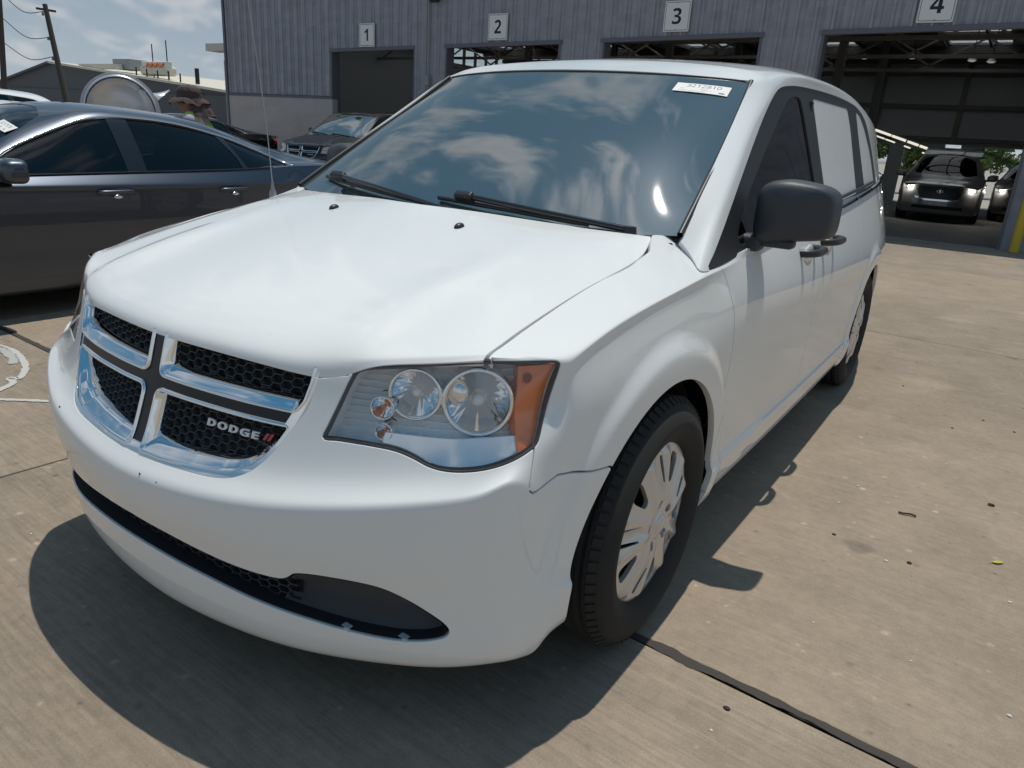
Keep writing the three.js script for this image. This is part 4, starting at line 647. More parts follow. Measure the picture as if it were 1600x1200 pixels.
const sheet = (x0, x1, y0, y1) => { const n = Math.max(1, Math.round((x1 - x0) / .99)); for (let i = 0; i < n; i++) { const g = corr(x0 + (x1 - x0) * i / n, x0 + (x1 - x0) * (i + 1) / n, y0, y1); g.translate(0, 0, ZW); part('siding_sheet', g, sidingM, wh); } };
const bays = [[-15.46, -12.32], [-11.25, -7.9], [-6.77, -3.31], [-2.15, 1.46]];
sheet(-20.27, -15.46, 2.14, YT); part('masonry_base', box(4.86, 2.06, .2, -17.86, 1.03, ZW - .07), masonM, wh); part('flashing', box(4.84, .07, .08, -17.86, 2.09, ZW - .0), trimM, wh);
bays.forEach(([a, b], i) => {
  sheet(a, b, x => hdr(x), YT); const nx = bays[i + 1]?.[0] ?? 6.5; sheet(b, nx, 0, YT);
  for (const [x, s] of [[a, 1], [b, -1]]) { part('jamb', box(.05, hdr(x), .30, x + s * .0, hdr(x) / 2, ZW - .13), trimM, wh); }
  const hd = part('door_header', box(b - a + .1, .09, .12, 0, 0, 0), trimM, wh); hd.position.set((a + b) / 2, hdr((a + b) / 2) + .02, ZW - .02); hd.rotation.z = .0155;
});
part('corner_trim', box(.09, YT, .12, -20.29, YT / 2, ZW + .0), trimM, wh); part('downpipe', cyl(.07, .07, 3.1, 14, -20.62, 1.55, ZW - .2), std(.35, .33, .30, .6), wh);
part('gutter', box(1.2, .22, .5, -20.85, 3.50, ZW - .3), std(.62, .58, .5, .6), wh); part('side_lean_to', box(1.0, .5, 3, -20.8, 3.1, ZW - 2.2), sidingM, wh);
// inside
part('floor', box(27, .05, 15.4, -6.9, -.019, ZW - 7.9), std(.10, .098, .095, .85), wh);
{ const sm = std(.27, .28, .29, .9), z1 = ZW, z2 = -29.2; part('side_wall', box(.15, 4.25, z1 - z2, -20.2, 2.125, (z1 + z2) / 2), sm, wh); part('side_wall', box(.15, .14, z1 - z2, -20.2, YT - .07, (z1 + z2) / 2), sm, wh); part('side_wall', box(.15, .61, 9.6, -20.2, 4.555, -18.6), sm, wh);
  for (let z = -23.4; z > -29.2; z -= .82) { part('window_mullion', box(.13, .61, .06, -20.2, 4.555, z), blackTrim, wh); part('window_pane', box(.006, .61, .76, -20.2, 4.555, z - .41), new THREE.MeshPhysicalMaterial({ color: lin(.95, .95, .92), roughness: .05, transmission: 1, thickness: 0, ior: 1.4 }), wh); } } part('side_wall', box(.15, YT, 15.4, 6.5, YT / 2, ZW - 7.75), inM, wh);
const ZB = -28.8, roofM = std(.24, .24, .25, .8), skyM = new THREE.MeshPhysicalMaterial({ color: lin(.92, .93, .93), roughness: 1, transmission: .75, thickness: 0 });
// roof in strips that leave a skylight slot
{ const xs = [-19.0, -14.6, -10.2, -5.8, -1.4, 3.2], W = 1.7; let a = -20.5; for (const x of [...xs, 6.7]) { const b = x === 6.7 ? 6.7 : x; part('roof_deck', box(b - a, .12, 15.5, (a + b) / 2, YT + .08, ZW - 7.7), roofM, wh); if (x < 6.7) { part('roof_deck', box(W, .12, 3.0, x + W / 2, YT + .08, ZW - 1.45), roofM, wh); part('roof_deck', box(W, .12, 2.0, x + W / 2, YT + .08, ZW - 14.45), roofM, wh); for (let k = 0; k < 3; k++) part('skylight', box(W, .01, 3.46, x + W / 2, YT + .09, ZW - 4.70 - k * 3.5), skyM, wh); } a = b + W; } }
part('fascia', box(27.2, .25, .08, -6.85, YT + .02, ZW - .02), trimM, wh);
for (let k = 0; k < 5; k++) { const z = ZW - 1.5 - k * 3; part('roof_beam', box(26.6, .22, .12, -6.9, YT - .12, z), std(.06, .055, .05, .7), wh); }
for (let x = -19; x < 6; x += 1.25) part('purlin', box(.07, .12, 15, x, YT - .0, ZW - 7.7), std(.07, .065, .06, .7), wh);
for (const x of [-11.8, -7.2, -2.75, 2.2]) for (const z of [ZW - 4.6, ZW - 10.2]) part('column', box(.18, YT, .18, x, YT / 2, z), std(.07, .07, .07, .7), wh);
// back wall with openings [x0, x1, y0, y1]
const sc = (x, y) => { const k = (ZB - 1.727) / (-36 - 1.727); return [1.586 + (x - 1.586) * k, 1.351 + (y - 1.351) * k]; };
{
  const ops = [[...sc(-4.4, 0), ...sc(-3.78, 2.1)], [...sc(-3.165, 0), ...sc(-2.287, 1.95)], [...sc(-1.6, 0), ...sc(-1.0, 2.2)], [...sc(-.26, 0), ...sc(1.2, 2.15)], [-18.9, 4.4, -16.6, 4.9]].map(([a, c, b, d]) => [a, b, Math.max(0, c === 0 ? 0 : c), d]);
  const xs = [-20.1, ...ops.flatMap(o => [o[0], o[1]]), 6.4].sort((p, q) => p - q); const W = (a, b, c, d) => part('back_wall', box(b - a, d - c, .12, (a + b) / 2, (c + d) / 2, ZB), inM, wh);
  for (let i = 0; i < xs.length - 1; i++) { const m = (xs[i] + xs[i + 1]) / 2, o = ops.find(q => m > q[0] && m < q[1]); if (o) { if (o[2] > .5) W(xs[i], xs[i + 1], 0, o[2]); W(xs[i], xs[i + 1], o[3], YT); } else W(xs[i], xs[i + 1], 0, YT); }
}
for (let y = .8; y < 5; y += 1.05) part('wall_girt', box(26.4, .14, .1, -6.9, y + 1.4 > 5 ? 4.7 : y + 1.4, ZB + .12), std(.10, .095, .09, .8), wh);
for (let x = -19; x < 6.4; x += 2.6) part('wall_stud', box(.16, YT - 2.2, .12, x, 2.2 + (YT - 2.2) / 2, ZB + .13), std(.12, .11, .10, .8), wh);
for (const z of [-17.2, -20.4, -23.6]) for (let x = -19; x < 6; x += 2.6) { const g = box(1.9, .05, .05, 0, 0, 0); g.rotateZ(.5); part('truss_brace', g.translate(x, YT - .62, z), std(.14, .13, .12, .7), wh); const g2 = box(1.9, .05, .05, 0, 0, 0); g2.rotateZ(-.5); part('truss_brace', g2.translate(x + 1.3, YT - .62, z), std(.14, .13, .12, .7), wh); }
for (const z of [-17.2, -20.4, -23.6]) part('truss_chord', box(26.4, .09, .07, -6.9, YT - 1.1, z), std(.14, .13, .12, .7), wh);
part('conduit', cyl(.022, .022, YT, 10, -11.8, YT / 2, ZW + .07), std(.3, .3, .31, .5), wh); part('junction_box', box(.16, .24, .09, -11.8, 2.6, ZW + .09), std(.28, .28, .3, .5), wh);
// bay numbers
[[-14.0, 3.715], [-9.64, 3.815], [-5.1, 3.91], [-.35, 3.96]].forEach(([x, y], i) => {
  const cv = document.createElement('canvas'); cv.width = cv.height = 256; const c = cv.getContext('2d'); c.fillStyle = '#e4e3e1'; c.fillRect(0, 0, 256, 256); c.strokeStyle = '#14161a'; c.lineWidth = 4; c.beginPath(); c.roundRect ? c.roundRect(8, 8, 240, 240, 12) : c.rect(8, 8, 240, 240); c.stroke(); c.fillStyle = '#14161a'; c.font = 'bold 190px sans-serif'; c.textAlign = 'center'; c.fillText(String(i + 1), 128, 195);
  const t = new THREE.CanvasTexture(cv); t.colorSpace = THREE.SRGBColorSpace; const s = thing('bay_sign', `white board with black number ${i + 1} above the ${['first', 'second', 'third', 'fourth'][i]} bay`, 'sign', [x, y, ZW + .055], 0, 'numbered bay signs');
  const sh = new THREE.Shape(), w = .285, h = .29, r = .03; sh.moveTo(-w + r, -h); sh.lineTo(w - r, -h); sh.quadraticCurveTo(w, -h, w, -h + r); sh.lineTo(w, h - r); sh.quadraticCurveTo(w, h, w - r, h); sh.lineTo(-w + r, h); sh.quadraticCurveTo(-w, h, -w, h - r); sh.lineTo(-w, -h + r); sh.quadraticCurveTo(-w, -h, -w + r, -h);
  part('board', new THREE.ExtrudeGeometry(sh, { depth: .006, bevelEnabled: false }), std(.75, .75, .74, .6), s); part('number_print', new THREE.PlaneGeometry(.545, .555).translate(0, 0, .0085), new THREE.MeshStandardMaterial({ map: t, roughness: .5 }), s);
  part('bolt', cyl(.008, .008, .006, 8).rotateX(Math.PI / 2).translate(0, .25, .012), steelDark, s); part('bolt', cyl(.008, .008, .006, 8).rotateX(Math.PI / 2).translate(0, -.25, .012), steelDark, s);
});
{ const l = thing('wall_lamp', 'small dark wall lamp above and between bays 1 and 2', 'lamp', [-11.55, 4.45, ZW + .04]); part('housing', rbox(.22, .12, .2, .03, 0, .03, .12), blackTrim, l); part('bracket', box(.1, .1, .06, 0, .05, .02), steelDark, l); part('visor', rbox(.2, .03, .12, .01, .02, -.05, .18), blackTrim, l); }
{ const b = thing('bollard', 'yellow steel guard post beside the edge of bay 4', 'bollard', [1.70, 0, ZW + .2]); const ym = std(.62, .42, .03, .55); part('post', cyl(.075, .075, 1.35, 24, 0, .675, 0), ym, b); part('cap', new THREE.SphereGeometry(.075, 24, 10, 0, Math.PI * 2, 0, Math.PI / 2).translate(0, 1.35, 0), ym, b); part('base_plate', cyl(.12, .12, .012, 24, 0, .006, 0), std(.5, .22, .04, .6), b); }
function cone(x, z, label, group) { const c = thing('traffic_cone', label, 'cone', [x, 0, z], 0, group), or = std(.75, .10, .025, .6); part('base', rbox(.30, .03, .30, .01, 0, .015, 0), std(.03, .03, .03, .8), c); part('cone_body', new THREE.LatheGeometry([[.115, .03], [.1, .06], [.03, .66], [.022, .70], [.0, .70]].map(q => new THREE.Vector2(...q)), 28), or, c); part('reflective_band', new THREE.LatheGeometry([[.078, .29], [.0605, .44]].map(q => new THREE.Vector2(...q)), 28), std(.8, .8, .8, .4), c); return c; }
cone(-17.9, -13.3, 'orange traffic cone against the masonry base of the warehouse');
cone(4.3, -3.6, 'orange traffic cone standing out on the apron beside the van', 'cones on the apron beside the van'); cone(4.5, -4.9, 'orange traffic cone standing out on the apron beside the van', 'cones on the apron beside the van');
// high window band round the back corner, seen through bay 2: side wall windows and back wall windows
const paneM = new THREE.MeshPhysicalMaterial({ color: lin(.95, .95, .92), roughness: .05, transmission: 1, thickness: 0, ior: 1.4 });
// strip lights along a sloping beam deep inside bay 4
{
  const sl = thing('strip_light', 'bright strip lights fixed along a sloping beam inside bay 4', 'lamp', [-1.86, 2.0, -26.5]); sl.rotation.z = -.2917; const em = new THREE.MeshStandardMaterial({ color: 0x222222, emissive: lin(1, .95, .80), emissiveIntensity: 1.2 });
  part('beam', box(2.5, .06, .1, 0, .05, -.06), std(.1, .1, .1, .6), sl);
  for (const [a, b] of [[-1.17, -.62], [-.60, -.12], [-.07, .30], [.33, .63], [.67, .95], [1.0, 1.19]]) part('tube_lamp', rbox(b - a, .075, .05, .02, (a + b) / 2, 0, 0), em, sl); for (const [a, b] of [[-1.17, -.75], [-.73, -.40], [-.1, .12], [.5, .8]]) part('tube_lamp', rbox(b - a, .045, .05, .02, (a + b) / 2, -.16, 0), em, sl);
  const ra = new THREE.RectAreaLight(lin(1, .95, .85), 1.5, 2.3, .08); ra.position.set(0, 0, .06); ra.rotation.y = Math.PI; sl.add(ra);
}
[[-2.92, 4.05], [-1.71, 4.05], [-.29, 3.98], [.15, 3.95]].forEach(([x, y]) => { const l = thing('high_bay_lamp', 'small pale high bay lamp under the roof inside bay 4', 'lamp', [x, y, -22], 0, 'lamps under the roof inside bay 4'); part('shade', new THREE.LatheGeometry([[.02, .1], [.05, .08], [.1, .02], [.115, 0]].map(q => new THREE.Vector2(...q)), 20), std(.6, .6, .58, .4), l); part('rod', cyl(.01, .01, .9, 8, 0, .52, 0), steelDark, l); part('lamp_glass', new THREE.SphereGeometry(.09, 16, 10).scale(1, .35, 1), new THREE.MeshStandardMaterial({ color: 0x888880, emissive: lin(1, .97, .9), emissiveIntensity: .35 }), l); });
// ---------------------------------------------------------------- other cars: one skin from the belt line over the roof, one belt below it
function makeCar(sp, root) {
  const { T, W, nose, tail, low, wheels, paint } = sp, zt = T.map(r => r[0]);
  // lower belt
  const fx = [0, .35, .6, .76], rows = [];
  const yb = tabS(T.map(r => [r[0], r[2]]).reverse()), Xb = tabS(T.map(r => [r[0], r[1]]).reverse());
  const zside = sp.zs;
  low.forEach(([y, dx, zn, zr], k) => {
    const last = k === low.length - 1, r = [];
    fx.forEach((x, i) => r.push([x, last ? T[0][2] + .0 : y * (1 - 0) + 0, nose + zn - [0, .03, .11, .22][i]]));
    for (const z of zside) { const yy = last ? yb(z) : Math.min(y, yb(z) - .02 * (low.length - 1 - k)); r.push([last ? Xb(z) : W(z) + dx, yy, z]); }
    for (const i of [3, 2, 1, 0]) r.push([fx[i], last ? T[T.length - 1][2] : y, tail + zr + [0, .02, .08, .18][i]]);
    rows.push(r);
  });
  const belt = gridMesh(net(rows, true, true), steps(rows[0].length - 1, 12), steps(low.length - 1, 7), false, p => { let d = 0; for (const zc of wheels) { const q = Math.hypot(p[2] - zc, p[1] - sp.wr); if (p[0] > .6) d = Math.max(d, .012 * (1 - sstep(sp.wr + .05, sp.wr + .14, q))); } return [p[0] + d, p[1], p[2]]; }, true, true);
  const arch = (x, y, z) => { let d = 9; if (x > .5) for (const zc of wheels) d = Math.min(d, Math.hypot(z - zc, y - sp.wr) - sp.wr - .045); return d; };
  // top skin
  const U = [[], [], [], [], [], [], []];
  for (const [z, xb, y, xr, yr, yc] of T) {
    const b = .018; U[0].push([xb, y, z]); U[1].push([xb + (xr - xb) * .33 + b * .8, y + (yr - y) * .35, z]); U[2].push([xb + (xr - xb) * .7 + b, y + (yr - y) * .72, z]); U[3].push([xr, yr, z]);
    U[4].push([xr * .78, yr + (yc - yr) * .52, z]); U[5].push([xr * .4, yr + (yc - yr) * .9, z]); U[6].push([0, yc, z]);
  }
  const top = gridMesh(net(U), steps(T.length - 1, 12), steps(6, 9));
  for (let o = 0; o < top.v.length; o += 8) if (top.v[o + 7] > 5.999) { top.v[o] = 0; top.v[o + 3] = 0; }
  const dlo = poly(curve2(sp.dlo, 5)), glass = (x, y, z, u, v) => v < 3.2 ? dlo(z, y) : -1;
  const wsF = (x, y, z, u, v) => { const p = sp.screen; return Math.min(poly(p)(z, Math.abs(x)), 9); }, scr = sp.screens.map(p => { const f = poly(p); return (x, y, z) => f(z, Math.abs(x)); });
  const allScr = (x, y, z, u, v) => { let d = -9; if (v > 1.2) for (const f of scr) d = Math.max(d, f(x, y, z)); return d; };
  const both = (n, m, mat) => [part(n, geo(m), mat, root), part(n, geo(mirrored(m)), mat, root)];
  const one = (n, m, mat) => part(n, geo(join(m, mirrored(m))), mat, root);
  const lower = cut(belt, arch); const doors = sp.doors, g = .0022;
  const doorF = (za, zb) => (x, y, z) => Math.min(za - g - z, z - zb - g, y - .27, x - .5);
  let shell = lower; for (let i = 0; i < doors.length - 1; i++) { const f = doorF(doors[i], doors[i + 1]); shell = cut(shell, (x, y, z) => -f(x, y, z) - g * 0 - .0); const d = flange(cut(lower, (x, y, z) => f(x, y, z) - .003), .015, .002); const ps = both('door', d, paint); if (sp.handles) for (const s of [1, -1]) { const H = new THREE.Group(); H.name = 'door_handle'; ps[s > 0 ? 0 : 1].add(H); const z = sp.handles[i], y = sp.hy, X = s * (W(z) + .012); part('grip', tube([[X - s * .03, y, z + .13], [X + s * .012, y + .004, z + .10], [X + s * .024, y + .006, z], [X + s * .012, y + .006, z - .10], [X - s * .03, y + .004, z - .13]], .016, 30, 10).scale(1, 1, 1), paint, H); { const hm = part('handle_key_cover', new THREE.SphereGeometry(.03, 14, 8).scale(.4, .5, 1.1), chromeSoft, H); hm.position.set(X - s * .004, y - .028, z - .01); } const cp = part('cup', new THREE.SphereGeometry(.055, 20, 12).scale(.28, .7, 1), blackTrim, H); cp.position.set(s * (W(z) - .004), y - .002, z); } }
  one('body_shell', flange(shell, .015, .002, (x) => x > .02), paint);
  const skin = cut(offset(belt, -.02), (x, y, z) => arch(x, y, z) + .003); one('inner_skin', skin, underMat);
  const body = cut(top, (x, y, z, u, v) => Math.min(-glass(x, y, z, u, v), -allScr(x, y, z, u, v))); one('roof_and_pillars', flange(body, .012, .002, (x) => x > .02), paint);
  const gl = cut(offset(top, -.01), (x, y, z, u, v) => glass(x, y, z, u, v) + .004);
  const frame = refine(gl, 1), pil = sp.pillars.map(poly), inP = (x, y, z) => { let d = -9; for (const f of pil) d = Math.max(d, f(z, y)); return d; };
  both('side_glass', cut(gl, (x, y, z) => -inP(x, y, z)), tintGlass); for (const f of pil) both('pillar_trim', flange(offset(cut(frame, (x, y, z) => f(z, y)), .005), .006, .001), blackGloss);
  scr.forEach((f, i) => one(i ? 'rear_screen' : 'windscreen', cut(offset(top, -.006), (x, y, z, u, v) => v > 1.2 ? f(x, y, z) + .004 : -1), tintGlass));
  for (const s of [1, -1]) {
    if (sp.chrome) { const P = sp.chrome.map(([z, y]) => { let b = 9, o = 0; for (let q = 0; q < top.v.length; q += 8) { if (top.v[q + 7] > 3.4) continue; const d = Math.hypot(top.v[q + 2] - z, top.v[q + 1] - y); if (d < b) { b = d; o = q; } } return [s * (top.v[o] + .003), y, z]; }); part('window_trim', tube(P, .008, 120, 8), chromeSoft, root); const B = []; for (let z = sp.beltFrom; z > sp.beltTo; z -= .15) B.push([s * (Xb(z) + .002), yb(z) + .006, z]); part('belt_trim', tube(B, .006, 60, 6), blackGloss, root); }
    const M = new THREE.Group(); M.name = 'door_mirror'; root.add(M); const [mx, my, mz] = sp.mirror; const mg = new THREE.SphereGeometry(1, 28, 18), p = mg.attributes.position; for (let i = 0; i < p.count; i++) { const q = v => Math.sign(v) * Math.pow(Math.abs(v), .62); p.setXYZ(i, q(p.getX(i)) * .115, q(p.getY(i)) * .075, q(p.getZ(i)) * (p.getZ(i) < 0 ? .05 : .11)); } mg.computeVertexNormals(); const ms = part('mirror_shell', mg, paint, M); ms.position.set(s * mx, my, mz); part('mirror_foot', rbox(.14, .05, .07, .02, s * (mx - .12), my - .055, mz + .01), blackTrim, M);
    for (const zc of wheels) { addWheel(root, s * sp.tx, zc, s, hubSilver, sp.wr, sp.wr / .36); part('wheel_housing', new THREE.CylinderGeometry(sp.wr + .05, sp.wr + .05, .36, 30, 1, true, -.25, Math.PI + .5).rotateZ(Math.PI / 2).translate(s * (sp.tx - .1), sp.wr, zc), blackMatte, root); }
  }
  const L0 = wheels[0] - wheels[1]; part('underbody', merge([box(1.3, .14, L0 + 1.2, 0, .27, (wheels[0] + wheels[1]) / 2), box(1.62, .1, L0 - .8, 0, .25, (wheels[0] + wheels[1]) / 2), box(1.5, .3, .9, 0, .5, wheels[0] + .1)]), underMat, root);
  part('cabin', merge([box(1.45, .12, 2.1, 0, .48, sp.cab), rbox(1.4, .22, .35, .08, 0, .83, sp.cab + 1.05), rbox(.5, .6, .14, .06, .36, .84, sp.cab - .1), rbox(.5, .6, .14, .06, -.36, .84, sp.cab - .1), rbox(.25, .16, .1, .04, .36, 1.2, sp.cab - .14), rbox(.25, .16, .1, .04, -.36, 1.2, sp.cab - .14), rbox(1.3, .6, .16, .06, 0, .82, sp.cab - 1.05)]), std(.03, .03, .032, .9), root);
  return { belt, top, root, both, one };
}
const paintSedan = phys(0.072, 0.083, 0.108, 0.36, { metalness: 0.9, clearcoat: 0.8, clearcoatRoughness: 0.03 });
const sedanW = tabS([[-3.75, .84], [-3.3, .895], [-2.6, .925], [-1.2, .93], [.25, .925], [.7, .90], [.95, .85]]);
const sedanSpec = {
  paint: paintSedan, W: sedanW, nose: 1.16, tail: -3.76, wheels: [.28, -2.55], wr: .335, tx: .80, cab: -1.25,
  T: [[1.06, .78, .64, .66, .68, .71], [.85, .88, .77, .74, .80, .83], [.45, .885, .855, .79, .88, .905], [.05, .88, .895, .82, .925, .955], [-.20, .872, .914, .79, .99, 1.04], [-.47, .868, .922, .69, 1.115, 1.21], [-.72, .866, .928, .635, 1.215, 1.325], [-.98, .865, .934, .61, 1.305, 1.375], [-1.3, .865, .941, .60, 1.33, 1.392], [-1.85, .865, .953, .595, 1.28, 1.36], [-2.13, .866, .962, .60, 1.22, 1.315], [-2.4, .866, .978, .63, 1.125, 1.25], [-2.62, .866, .992, .67, 1.04, 1.19], [-2.9, .87, 1.0, .72, 1.03, 1.105], [-3.3, .85, .99, .72, 1.005, 1.03], [-3.68, .78, .95, .64, .965, .98]],
  zs: [.85, .5, .28, 0, -.4, -.9, -1.4, -1.9, -2.3, -2.55, -2.85, -3.2, -3.55],
  low: [[.165, -.085, -.12, .12], [.18, -.05, -.05, .06], [.25, -.022, -.02, .03], [.36, -.012, 0, 0], [.46, -.012, .0, -.0], [.58, -.004, -.01, 0], [.72, .001, -.03, .0], [.835, .004, -.07, .01], [.868, .001, -.09, .015], [.9, -.02, -.12, .05]],
  dlo: [[-.20, .93], [-.33, 1.0], [-.468, 1.075], [-.712, 1.175], [-.90, 1.245], [-1.0, 1.275], [-1.15, 1.298], [-1.314, 1.302], [-1.6, 1.287], [-1.847, 1.25], [-2.13, 1.187], [-2.38, 1.10], [-2.54, 1.03], [-2.585, 1.005], [-2.56, .996], [-2.4, .992], [-2.2, .972], [-2.1, .966], [-1.2, .945], [-.5, .926]],
  pillars: [[[-1.165, .9], [-1.305, .9], [-1.30, 1.4], [-1.15, 1.4]], [[-2.135, .9], [-2.19, .9], [-2.02, 1.4], [-1.92, 1.4], [-2.02, 1.2], [-2.11, 1.05]]],
  screens: [[[-.08, 0], [-.12, .45], [-.25, .70], [-.62, .585], [-.78, .50], [-.86, .3], [-.88, 0]], [[-2.02, 0], [-2.0, .45], [-2.15, .52], [-2.75, .60], [-2.84, .45], [-2.88, 0]]], screen: [[0, 0], [1, 0], [0, 1]],
  doors: [-.10, -1.225, -2.30], handles: [-1.02, -1.97], hy: .812, mirror: [1.035, .965, -.36],
  chrome: [[-.22, .945], [-.33, 1.01], [-.468, 1.085], [-.712, 1.185], [-.90, 1.255], [-1.0, 1.285], [-1.15, 1.308], [-1.314, 1.312], [-1.6, 1.297], [-1.847, 1.26], [-2.13, 1.197], [-2.38, 1.11], [-2.56, 1.03], [-2.62, .995]], beltFrom: -.3, beltTo: -2.5,
};
const sedan = thing('grey_sedan', 'dark blue-grey sedan with chrome window trim parked beside the white van', 'car', [-4.56, 0, 0]);
const sedanB = makeCar(sedanSpec, sedan);
{ // lamps, plate area, sticker and trim of the sedan
  for (const s of [1, -1]) { const h = cut(offset(sedanB.belt, .004), (x, y, z) => Math.min(.07 - Math.abs(y - .66 - .06 * (x - .6)), x - .45, z - .72)); part('headlight', geo(s > 0 ? h : mirrored(h)), chromeSoft, sedan); const t = cut(offset(sedanB.belt, .004), (x, y, z) => Math.min(.06 - Math.abs(y - .84), x - .4, -3.45 - z)); part('tail_light', geo(s > 0 ? t : mirrored(t)), redMat, sedan); }
  const gr = cut(offset(sedanB.belt, .004), (x, y, z) => Math.min(.09 - Math.abs(y - .56), .5 - x, z - .8)); part('front_grille', geo(join(gr, mirrored(gr))), blackGloss, sedan);
  const cv = document.createElement('canvas'); cv.width = 256; cv.height = 112; const c = cv.getContext('2d'); c.fillStyle = '#e9e7e2'; c.fillRect(0, 0, 256, 112); c.fillStyle = '#2b2d33'; c.font = '46px sans-serif'; c.fillText('3217578', 34, 52); c.font = '24px sans-serif'; c.fillText('190', 92, 88); c.beginPath(); c.arc(190, 88, 9, 0, 7); c.fill(); const t = new THREE.CanvasTexture(cv); t.colorSpace = THREE.SRGBColorSpace;
  const S = gridMesh((u, v) => { const x = .40 + .19 * u, z = -.60 + .085 * (1 - v); let b = 9, o = 0; const m = sedanB.top.v; for (let q = 0; q < m.length; q += 8) { const d = Math.hypot(m[q] - x, m[q + 2] - z); if (d < b) { b = d; o = q; } } return [x, m[o + 1] + (m[o + 2] - z) * .55 + .004, z]; }, steps(1, 1), steps(1, 1)); part('paper_sticker', geo(S), new THREE.MeshStandardMaterial({ map: t, roughness: .6, side: THREE.DoubleSide }), sedan);
  const fd = new THREE.RingGeometry(.085, .088, 40); const f = part('fuel_flap_gap', fd.rotateY(Math.PI / 2), underMat, sedan); f.position.set(.9165, .875, -2.62); f.rotation.z = .18;
}
function recolour(src, name, label, cat, pos, turn, map, group) { const c = src.clone(true); c.name = numbered(name); c.position.set(...pos); c.rotation.y = turn; c.userData = {}; tag(c, label, cat, group); c.traverse(o => { if (o.isMesh && map.has(o.material)) o.material = map.get(o.material); }); scene.add(c); return c; }
const paintSilver = phys(0.55, 0.56, 0.58, 0.3, { metalness: 0.4, clearcoat: 1 });
recolour(sedan, 'parked_sedan', 'white sedan parked behind the grey sedan', 'car', [-9.0, 0, -1.3], 0, new Map([[paintSedan, paintWhite]]), 'cars parked in the row beyond the grey sedan');
const silverCar = recolour(sedan, 'parked_sedan', 'silver sedan with its boot lid raised in the second row', 'car', [-12.6, 0, -2.3], 0, new Map([[paintSedan, paintSilver]]), 'cars parked in the row beyond the grey sedan');
recolour(sedan, 'parked_sedan', 'black sedan parked by the corner of the warehouse', 'car', [-16.4, 0, -8.3], 0, new Map([[paintSedan, paintBlack]]), 'cars parked in the row beyond the grey sedan');
{ // raised lid: a deep curved shell with a rolled rim, its hollow side towards the van
  const L = new THREE.Group(); L.name = 'boot_lid'; L.userData.label = 'raised pale boot lid standing open'; silverCar.add(L); L.position.set(.15, 1.36, -3.63); L.rotation.y = 1.08;
  const sh = gridMesh((u, v) => { const a = Math.PI * u, b = v * 1.56; return [.58 * Math.cos(a) * Math.cos(b), .60 * Math.sin(a) * Math.cos(b) - .02, -.42 * Math.sin(b)]; }, steps(1, 40), steps(1, 14)); part('lid_lining', geo(sh), phys(.62, .65, .70, .3, { clearcoat: .5 }), L); part('lid_skin', geo(offset(sh, .02)), paintSilver, L);
  const rim = gridMesh((u, v) => { const a = Math.PI * u, r = v; return [(.58 + .055 * r) * Math.cos(a), (.60 + .05 * r) * Math.sin(a) - .02, .02 - .05 * r * r]; }, steps(1, 40), steps(1, 4)); part('lid_rim', geo(flange(rim, .03, .004)), paintSilver, L);
  const fin = gridMesh((u, v) => [.30 + .34 * u + .22 * u * v, .10 + .30 * Math.sqrt(1 - u * u * .8) * (1 - v) + (.22 + .12 * u * u) * v, -.05 - .35 * v * (1 - .3 * u)], steps(1, 14), steps(1, 8)); part('lid_spoiler', geo(flange(fin, .03, .004)), paintSilver, L);
}
// black minivan coming out of bay 1: same body, black paint
const blackVan = recolour(van, 'black_minivan', 'black minivan with chrome crosshair grille standing outside bay 1', 'van', [-12.15, 0, -10.55], 0.14, new Map([[paintWhite, paintBlack]]));
for (const k of ['paper_sticker']) blackVan.getObjectByName(k)?.removeFromParent(); blackVan.getObjectByName('antenna')?.removeFromParent();
blackVan.traverse(o => { if (o.name === 'window_panel') { o.name = 'rear_side_glass'; o.material = tintGlass; delete o.userData.label; } });
part('paper_sticker', rbox(.17, .006, .07, .002, -.35, 1.598, -.90).rotateX(0), std(.55, .75, .35, .7), blackVan); part('paper_sticker', rbox(.16, .006, .12, .002, .30, 1.585, -.86), std(.8, .8, .7, .7), blackVan);
